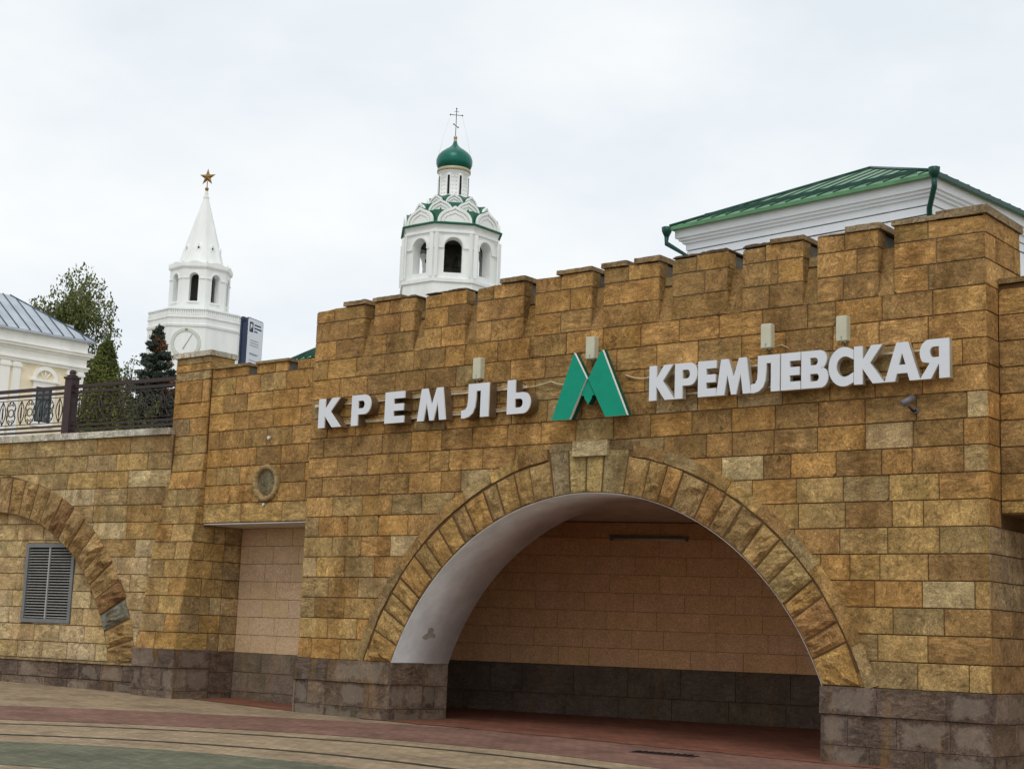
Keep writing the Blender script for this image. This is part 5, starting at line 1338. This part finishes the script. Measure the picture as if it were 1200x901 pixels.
mb = MB(); mb.prism(rrect(0, SW, 3.62, 6.44, .05), [], O - sn_ * .13, sdv, (0, 0, 1), sn_, -.035, 0.0); mb.build('rear_panel', 'navy', sg_)
mb = MB(); mb.obox(O + Vector((0, 0, 3.6)) - sn_ * .13 + sdv * .02, sdv * (SW - .04), sn_ * .10, (0, 0, 2.72)); mb.build('spine', 'navy', sg_)
mb = MB(); mb.prism(rrect(.07, .21, 6.14, 6.34, .02), [[q for q in [(.105, 6.18), (.125, 6.18), (.125, 6.225), (.165, 6.225), (.18, 6.245), (.18, 6.285), (.165, 6.305), (.105, 6.305)]][::-1]], O, sdv, (0, 0, 1), sn_, .004, .006)
mb.build('parking_symbol', 'ink_dark', fc)
mb = MB()
for v, u0, u1 in ((6.30, .25, .50), (6.235, .25, .53), (6.17, .25, .38)): mb.prism([(u0, v - .014), (u1, v - .014), (u1, v + .014), (u0, v + .014)], [], O, sdv, (0, 0, 1), sn_, .004, .006)
mb.build('heading_lines', 'ink_dark', fc)
mb = MB()
rnd = random.Random(3)
for v in [5.98, 5.93, 5.88, 5.72, 5.70, 5.58, 5.53, 5.48, 5.36, 5.31, 5.26, 5.21, 5.16, 5.11, 5.06, 5.01, 4.9, 4.85, 4.8]:
    mb.prism([(.12, v - .007), (rnd.uniform(.38, .52), v - .007), (rnd.uniform(.38, .52), v + .007), (.12, v + .007)], [], O, sdv, (0, 0, 1), sn_, .004, .0055)
mb.build('text_lines', 'ink', fc)
mb = MB(); c_ = FSg.p(.085, 5.45, .005); mb.prism([(.085 + .018 * cos(2 * pi * k / 10), 5.45 + .03 * sin(2 * pi * k / 10)) for k in range(10)], [], O, sdv, (0, 0, 1), sn_, .004, .006); mb.build('bullet', 'ink_dark', fc)

# ------------------------------------------------------------ trees
def leaves(mb, c, r, n, size, rnd, mi=0, up=(1, 1, 1), droop=0):
    for _ in range(n):
        while True:
            d = Vector((rnd.uniform(-1, 1), rnd.uniform(-1, 1), rnd.uniform(-1, 1)))
            if d.length < 1: break
        p = Vector(c) + Vector((d.x * r * up[0], d.y * r * up[1], d.z * r * up[2]))
        a = Vector((rnd.gauss(0, 1), rnd.gauss(0, 1), rnd.gauss(0, 1) - droop)).normalized(); b = a.cross(Vector((rnd.gauss(0, 1), rnd.gauss(0, 1), rnd.gauss(0, 1)))).normalized()
        s = size * rnd.uniform(.6, 1.3)
        i = len(mb.v); mb.v += [tuple(p - a * s), tuple(p + b * s * .45), tuple(p + a * s), tuple(p - b * s * .45)]
        mb.f.append((i, i + 1, i + 2, i + 3)); mb.mi.append(mi); mb.sm.append(False)
rnd = random.Random(11)
# birch behind the left building
Kc = 1.62
def cam_pt(x, y, z, k): return Vector((17.0647 + (x - 17.0647) * k, -16.2706 + (y + 16.2706) * k, .42 + (z - .42) * k))
tb = thing('birch_tree', 'tall loose birch tree rising behind the grey roofed building', 'tree', tuple(cam_pt(-26.0, 14.6, 2.3, 1.62)))
bc = cam_pt(-26.15, 14.45, 0, 1.62)
trunk_top = Vector((bc.x - .9, bc.y - .7, 18.9))
pts = [Vector((bc.x, bc.y, 3.4)), Vector((bc.x + .1, bc.y + .1, 8)), Vector((bc.x - .7, bc.y - .5, 13)), Vector((bc.x - 1.2, bc.y - 1.0, 16.5)), trunk_top]
mb = MB(); mb.tube(pts, [.26, .2, .13, .07, .02], 8); mb.build('trunk', 'bark', tb)
vr = Vector((.78, .62, 0))   # across the view
lim = MB(); lf = MB()
clumps = []
for _ in range(64):
    z = rnd.uniform(9.5, 19.2); tt = (z - 9.5) / 10.3
    wdt = 2.75 * (1 - abs(tt - .42) ** 1.5 * 1.35)
    x = rnd.uniform(-1, 1) * wdt; y = rnd.uniform(-1, 1) * wdt * .8
    c = Vector((bc.x, bc.y, z)) + vr * (x * .66 - 1.75 + (1.9 if z < 12.0 else .6 if z < 13.5 else 0) + (.8 if z > 16.5 else 0)) + Vector((-.62, .78, 0)) * y
    clumps.append(c)
    s0 = Vector((bc.x - min(1.1, max(0, (z - 9) * .16)), bc.y - min(.9, max(0, (z - 9) * .13)), max(6, z - 2.2 - rnd.random())))
    lim.tube([s0, s0.lerp(c, .5) + Vector((0, 0, .5)), c, c + Vector((0, 0, -.6)) + vr * .3 * (1 if x > 0 else -1)], [.035, .025, .014, .006], 4)
    dens = 620 if abs(x) < 1.3 and z < 17.0 else 120
    leaves(lf, c, rnd.uniform(.7, 1.15), dens, .11, rnd, up=(1, 1, 1.25), droop=1.4)
    for _k in range(3):
        e_ = c + Vector((rnd.uniform(-1, 1), rnd.uniform(-1, 1), rnd.uniform(-1.6, .6))); leaves(lf, e_, .42, 60, .10, rnd, up=(.7, .7, 1.5), droop=2)
for (dx, z) in ((1.6, 10.2), (2.0, 9.3), (1.4, 11.4), (2.2, 8.2), (1.2, 9.0), (1.7, 7.8)):
    leaves(lf, Vector((bc.x, bc.y, z)) + vr * dx, .75, 120, .11, rnd, up=(.8, .8, 1.4), droop=2)
lim.build('branches', 'bark', tb); lf.build('crown', 'birch', tb)
# conical thuja
tj = thing('thuja_tree', 'dense green conical thuja behind the railing beside the cream building', 'tree', (-10.1, 3.5, 3.6))
mb = MB(); mb.tube([(-10.1, 3.5, 3.5), (-10.1, 3.5, 6.1)], [.09, .02], 8); mb.build('trunk', 'bark', tj)
lf = MB()
for _ in range(1100):
    z = 3.6 + 2.72 * rnd.random() ** 1.25; t_ = (z - 3.6) / 2.72
    R = .66 * (1 - t_) ** .72 * (1 + .12 * noise.noise(Vector((z * 3, _ * .01, 0)))) + .03
    a = rnd.uniform(0, 2 * pi); r = R * rnd.uniform(.72, 1.0)
    leaves(lf, (-10.1 + r * cos(a), 3.5 + r * sin(a), z), .10, 34, .032, rnd, up=(1, 1, 1.3))
leaves(lf, (-10.1, 3.5, 6.34), .06, 60, .03, rnd, up=(.7, .7, 2.2))
for _ in range(60):
    z = rnd.uniform(3.7, 5.7); a = rnd.uniform(0, 2 * pi); r = .70 * (1 - (z - 3.6) / 2.72) ** .6 + rnd.uniform(.02, .16)
    leaves(lf, (-10.1 + r * cos(a), 3.5 + r * sin(a), z), .09, 22, .035, rnd, up=(1, 1, 1.8))
lf.build('crown', 'thuja', tj)
# blue spruce
SX, SY = -16.6, 9.45; ks = 1.2426
sc_ = cam_pt(-10.02, 4.79, 6.88, 1.25); SX, SY = sc_.x, sc_.y; ZT = sc_.z
sp = thing('spruce_tree', 'blue spruce with tiered branches and rusty brown top behind the railing', 'tree', (SX, SY, 3.6))
mb = MB(); mb.tube([(SX, SY, 3.5), (SX, SY, ZT - .1)], [.14, .02], 8); mb.build('trunk', 'bark', sp)
lf = MB(); br = MB(); rs = MB()
nt_ = 22
for k in range(nt_):
    t_ = k / (nt_ - 1); z = ZT - .12 - t_ * 4.9; R = .10 + 1.6 * t_ ** .9
    nb_ = 6 + int(12 * min(1, t_ * 1.6)); ph = rnd.uniform(0, 6)
    for b in range(nb_):
        a = ph + 2 * pi * b / nb_ + rnd.uniform(-.2, .2); Rr = R * rnd.uniform(.75, 1.18); d = Vector((cos(a), sin(a), 0))
        tip = Vector((SX, SY, z)) + d * Rr + Vector((0, 0, .10 * Rr - .28 * t_ * Rr))
        midp = Vector((SX, SY, z)) + d * Rr * .55 + Vector((0, 0, -.14 * Rr))
        z = ZT - .12 - t_ * 4.9 + rnd.uniform(-.13, .13); s0 = Vector((SX, SY, z + .04))
        br.tube([s0, midp, tip], [.02, .014, .005], 4)
        nseg = 3 + int(Rr * 9); rust = (z > ZT - .6 or (z > ZT - 1.9 and d.dot(vr) > .3)) and rnd.random() < .32
        for q in range(nseg):
            f_ = (q + .6) / nseg; p = s0.lerp(midp, f_ * 2) if f_ < .5 else midp.lerp(tip, f_ * 2 - 1)
            leaves(rs if rust else lf, p + Vector((0, 0, .01)), .10 + .07 * (1 - f_) * Rr, 46, .05, rnd, up=(1.1, 1.1, .7))
leaves(rs, (SX, SY, ZT + .02), .07, 60, .04, rnd, up=(.5, .5, 2.4))
br.build('branches', 'bark', sp); lf.build('crown', 'spruce', sp); o = rs.build('brown_top', 'rust', sp); o['label'] = 'rusty brown cone-laden branches near the tip'
# loose shrub between thuja and spruce
sh0 = cam_pt(-15.6, 8.1, 6.6, .86)
sh = thing('shrub', 'loose light green shrub between the thuja and the spruce', 'shrub', (sh0.x, sh0.y, 3.6))
lf = MB(); br = MB()
for _ in range(46):
    a = rnd.uniform(0, 2 * pi); hgt = rnd.uniform(.6, 2.75); r = rnd.uniform(.1, .85)
    tip = Vector((sh0.x + r * cos(a), sh0.y + r * sin(a), 3.6 + hgt)); br.tube([(sh0.x + .1 * cos(a), sh0.y + .1 * sin(a), 3.55), Vector((sh0.x, sh0.y, 3.6)).lerp(tip, .6) , tip], [.02, .012, .004], 4)
    for q in range(5): leaves(lf, Vector((sh0.x, sh0.y, 3.6)).lerp(tip, .45 + .13 * q), .15, 22, .045, rnd)
br.build('stems', 'bark', sh); lf.build('crown', 'shrub', sh)
print('objects', len(bpy.data.objects), 'tris', sum(sum(len(p.vertices) - 2 for p in m.polygons) for m in bpy.data.meshes))
